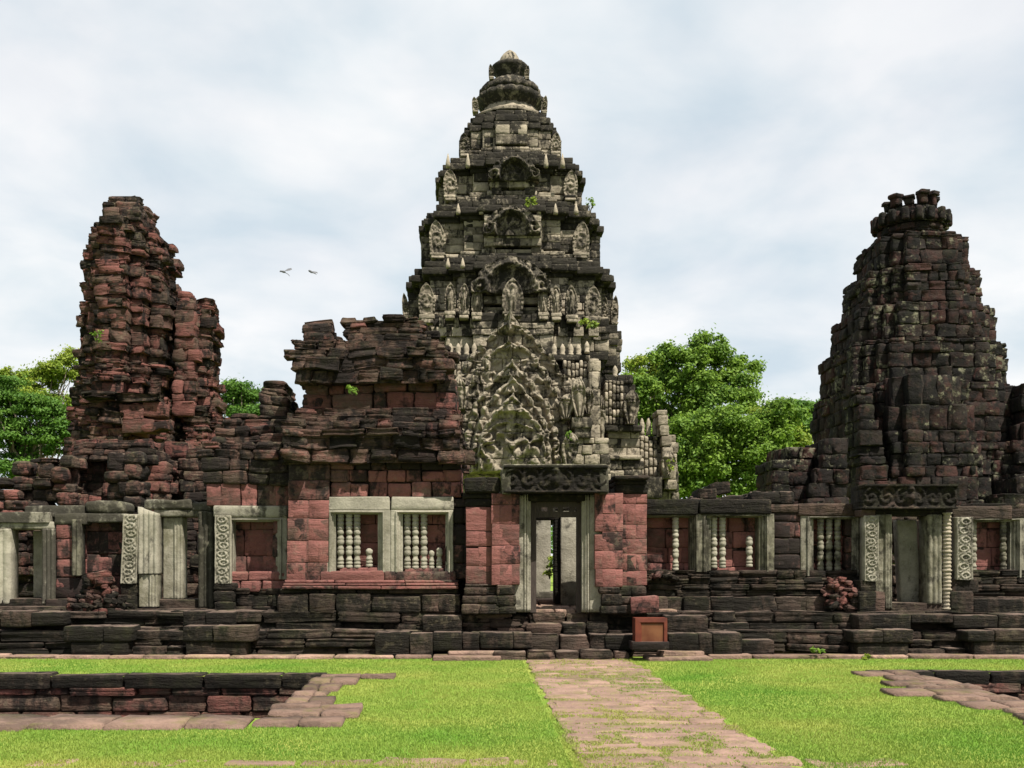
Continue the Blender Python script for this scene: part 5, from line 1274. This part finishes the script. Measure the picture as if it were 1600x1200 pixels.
def vegetation():
    d = 78
    tree('tall green broadleaf tree right of the main tower, airy crown against the sky', 1095, d, 780,
         [(1088,590,62,58),(985,620,40,40),(1010,640,40,70),(1050,560,40,22),(1140,600,50,30),(1040,545,18,14),(1110,545,38,26),(1150,565,24,18),(1178,575,16,10),(1060,600,40,36),(1120,630,70,45),(1060,660,55,45),(1175,612,22,12),(1095,528,20,10)], 62000, .25, M_leaf, 3, cl=300, rr=(.3,.95), trunk=.4)
    tree('thin yellow green tree top rising just right of the main tower', 1000, d+8, 780, [(990,575,30,22),(1020,570,32,22),(1030,600,40,30),(1000,630,40,60)], 13000, .25, M_leafy, 4, cl=90, rr=(.25,.8), trunk=.2)
    tree('bushy green tree low between the main tower and the right tower', 1165, 64, 800, [(1150,700,70,45),(1100,720,50,45),(1190,690,50,50),(1225,650,45,35),(1210,735,45,40),(1080,750,35,35),(1060,700,30,60),(1130,670,60,40),(1050,770,30,20),(1150,755,60,35)], 60000, .22, M_leaf, 5, cl=280, rr=(.3,.85), trunk=.25)
    tree('pale yellow green shrubby tree behind the toppled blocks, right', 1210, 70, 800, [(1200,660,45,28),(1235,690,35,40),(1215,720,30,35)], 16000, .22, M_leafy, 6, cl=90, rr=(.3,.8), trunk=.2)
    tree('distant dark spreading tree touching the left edge of the right tower', 1245, 110, 800, [(1235,640,45,16),(1265,634,40,14),(1200,650,30,18),(1250,665,50,26)], 24000, .32, M_leafd, 7, cl=80, rr=(.7,1.3), trunk=.4, flat=.45)
    tree('dark green umbrella shaped tree at the left picture edge', 40, 66, 800, [(30,655,70,25),(0,600,40,20),(20,625,60,18),(75,640,40,22),(10,690,60,30),(70,690,45,30),(40,625,40,16),(110,670,30,30),(30,730,60,25)], 44000, .19, M_leafd, 8, cl=210, rr=(.35,.95), trunk=.4, flat=.4)
    tree('yellow leaved feathery tree behind the left umbrella tree', 70, 84, 800, [(60,590,40,26),(90,575,30,24),(30,600,25,24),(105,555,16,16),(5,585,16,22),(118,585,14,26),(60,625,60,20)], 20000, .22, M_leafy, 9, cl=130, rr=(.25,.8), trunk=.25)
    tree('small round green tree between the red tower and the gatehouse ruin', 378, 72, 800, [(372,610,26,24),(396,622,22,20),(355,630,22,24),(390,650,40,25)], 14000, .2, M_leafd, 10, cl=80, rr=(.3,.8), trunk=.2)
    # far wood behind everything
    rs = np.random.RandomState(2); C = []; R = []
    for q in range(420):
        x = rs.uniform(-90, 110); C.append((x, 140 + rs.uniform(-6,6), rs.uniform(0, 9 + 2.5*math.sin(x*.21) + 1.5*math.sin(x*.57)))); R.append(rs.uniform(1.4,2.8))
    mb = MB(); leaves(mb, C, R, 42000, .7, 12, .7); o = mb.build('distant_wood', M_leafd); o['kind'] = 'stuff'
    # tufts growing on the stone
    def tuft(px, py, d, h, w, n, lab, mat=M_leaf, seed=1, cat='plant'):
        rs = np.random.RandomState(seed); c = np.array((fx(px,d), d, fz(py,d))); root = thing('wild_plant', lab, cat, tuple(c), 'plants rooted in the masonry')
        C = [c + np.array((rs.uniform(-w,w)*.6, rs.uniform(-.1,.1), rs.uniform(.2,1)*h)) for q in range(9)]
        mb = MB(); leaves(mb, C, [min(w,h)*.45]*9, n, .09*max(1, d/30), seed, .8); mb.build('foliage', mat, root)
        mb = MB()
        for q in C[:5]: tube(mb, [c, (c+q)/2 + np.array((rs.normal(0,.03),0,.03)), q], [.012*max(1,d/25), .01*max(1,d/25), .004*max(1,d/25)], 5)
        mb.build('stem', M_bark, root)
    tuft(830, 325, 50.6, .45, .35, 110, 'green tuft on the third ledge of the main tower, beside its niche', M_leafy, 21)
    tuft(922, 332, 53, .8, .3, 70, 'wispy plant on the right shoulder of the main tower', M_leaf, 22)
    tuft(918, 512, 49.5, .35, .7, 160, 'green plant trailing on the great cornice of the main tower, right side', M_leafy, 23)
    tuft(888, 692, 40.0, .45, .15, 70, 'small plant growing in the pediment beside a serpent head', M_leaf, 24)
    tuft(859, 905, 24.5, .5, .16, 160, 'bright plant standing inside the central doorway', M_leafy, 25)
    tuft(1277, 1021, 19.4, .08, .2, 50, 'low weed at the foot of the terrace in front of the right gallery', M_leaf, 26)
    tuft(1353, 1030, 19.3, .07, .08, 36, 'small weed at the kerb below the right side door', M_leafy, 27)
    tuft(1047, 738, 43.5, .5, .2, 60, 'small plant on the east porch of the mandapa', M_leafy, 28)
    tuft(151, 535, 37.0, .4, .25, 60, 'small green plant clinging to the left face of the red tower', M_leaf, 29)
    tuft(550, 617, 20.4, .14, .12, 50, 'tiny green plant in the upper wall of the gatehouse wing', M_leaf, 30)
vegetation()

def grass():
    rs = np.random.RandomState(11); n = 480000
    d = 7.6 + (19.7 - 7.6)*rs.rand(n)**1.25; x = (rs.rand(n)*1720 - 60 - CX)/F*d
    keep = np.ones(n, bool)
    for p in (PIT_L, PIT_R): keep &= ~((x > p[0]-.05) & (x < p[1]+.05) & (d > p[2]-.05) & (d < p[3]+.3))
    on = np.zeros(n, bool)
    for (a, b, c, e) in STONES: on |= (x > a) & (x < b) & (d > c) & (d < e)
    pthn = fbm(x*1.7, d*1.7, x*0, 44, 3)
    keep &= ~(on & (pthn < .22)); keep &= ~(on & (rs.rand(n) < .25)); 
    inpath = (x > PATH_X[0]-.1) & (x < PATH_X[1]+.1)
    keep &= ~(inpath & (pthn < .0) & (rs.rand(n) < .8))
    keep &= (d < 19.45)
    x, d = x[keep], d[keep]; n = len(x); on = inpath[keep]
    h = rs.uniform(.010,.024,n)*np.where(on, .6, 1); a = rs.uniform(0, 6.28, n); w = rs.uniform(.004,.007,n); le = rs.normal(0,.010,(n,2))
    gz = np.where(inpath[keep], .004, .012*fbm(x*.6, d*.6, x*0, 3, 2) - .018)
    b0 = np.stack([x - w*np.cos(a), d - w*np.sin(a), gz], 1); b1 = np.stack([x + w*np.cos(a), d + w*np.sin(a), gz], 1); tp = np.stack([x + le[:,0], d + le[:,1], gz + h + .01], 1)
    V = np.stack([b0, b1, tp], 1).reshape(-1,3); f = np.arange(n*3).reshape(n,3)
    tv = np.clip(.33 + .8*fbm(x*.55, d*.55, x*0, 31, 4) + rs.normal(0,.07,n) + .4*on + .25*(d < 9.4) + .5*np.clip(fbm(x*2.1, d*2.1, x*0, 77, 3) - .28, 0, 1), 0, 1)
    mb = MB(); mb.mesh(V, f, np.repeat(np.stack([tv, tv, tv], 1), 3, axis=0), False)
    o = mb.build('grass', M_blade); o['kind'] = 'stuff'
grass()
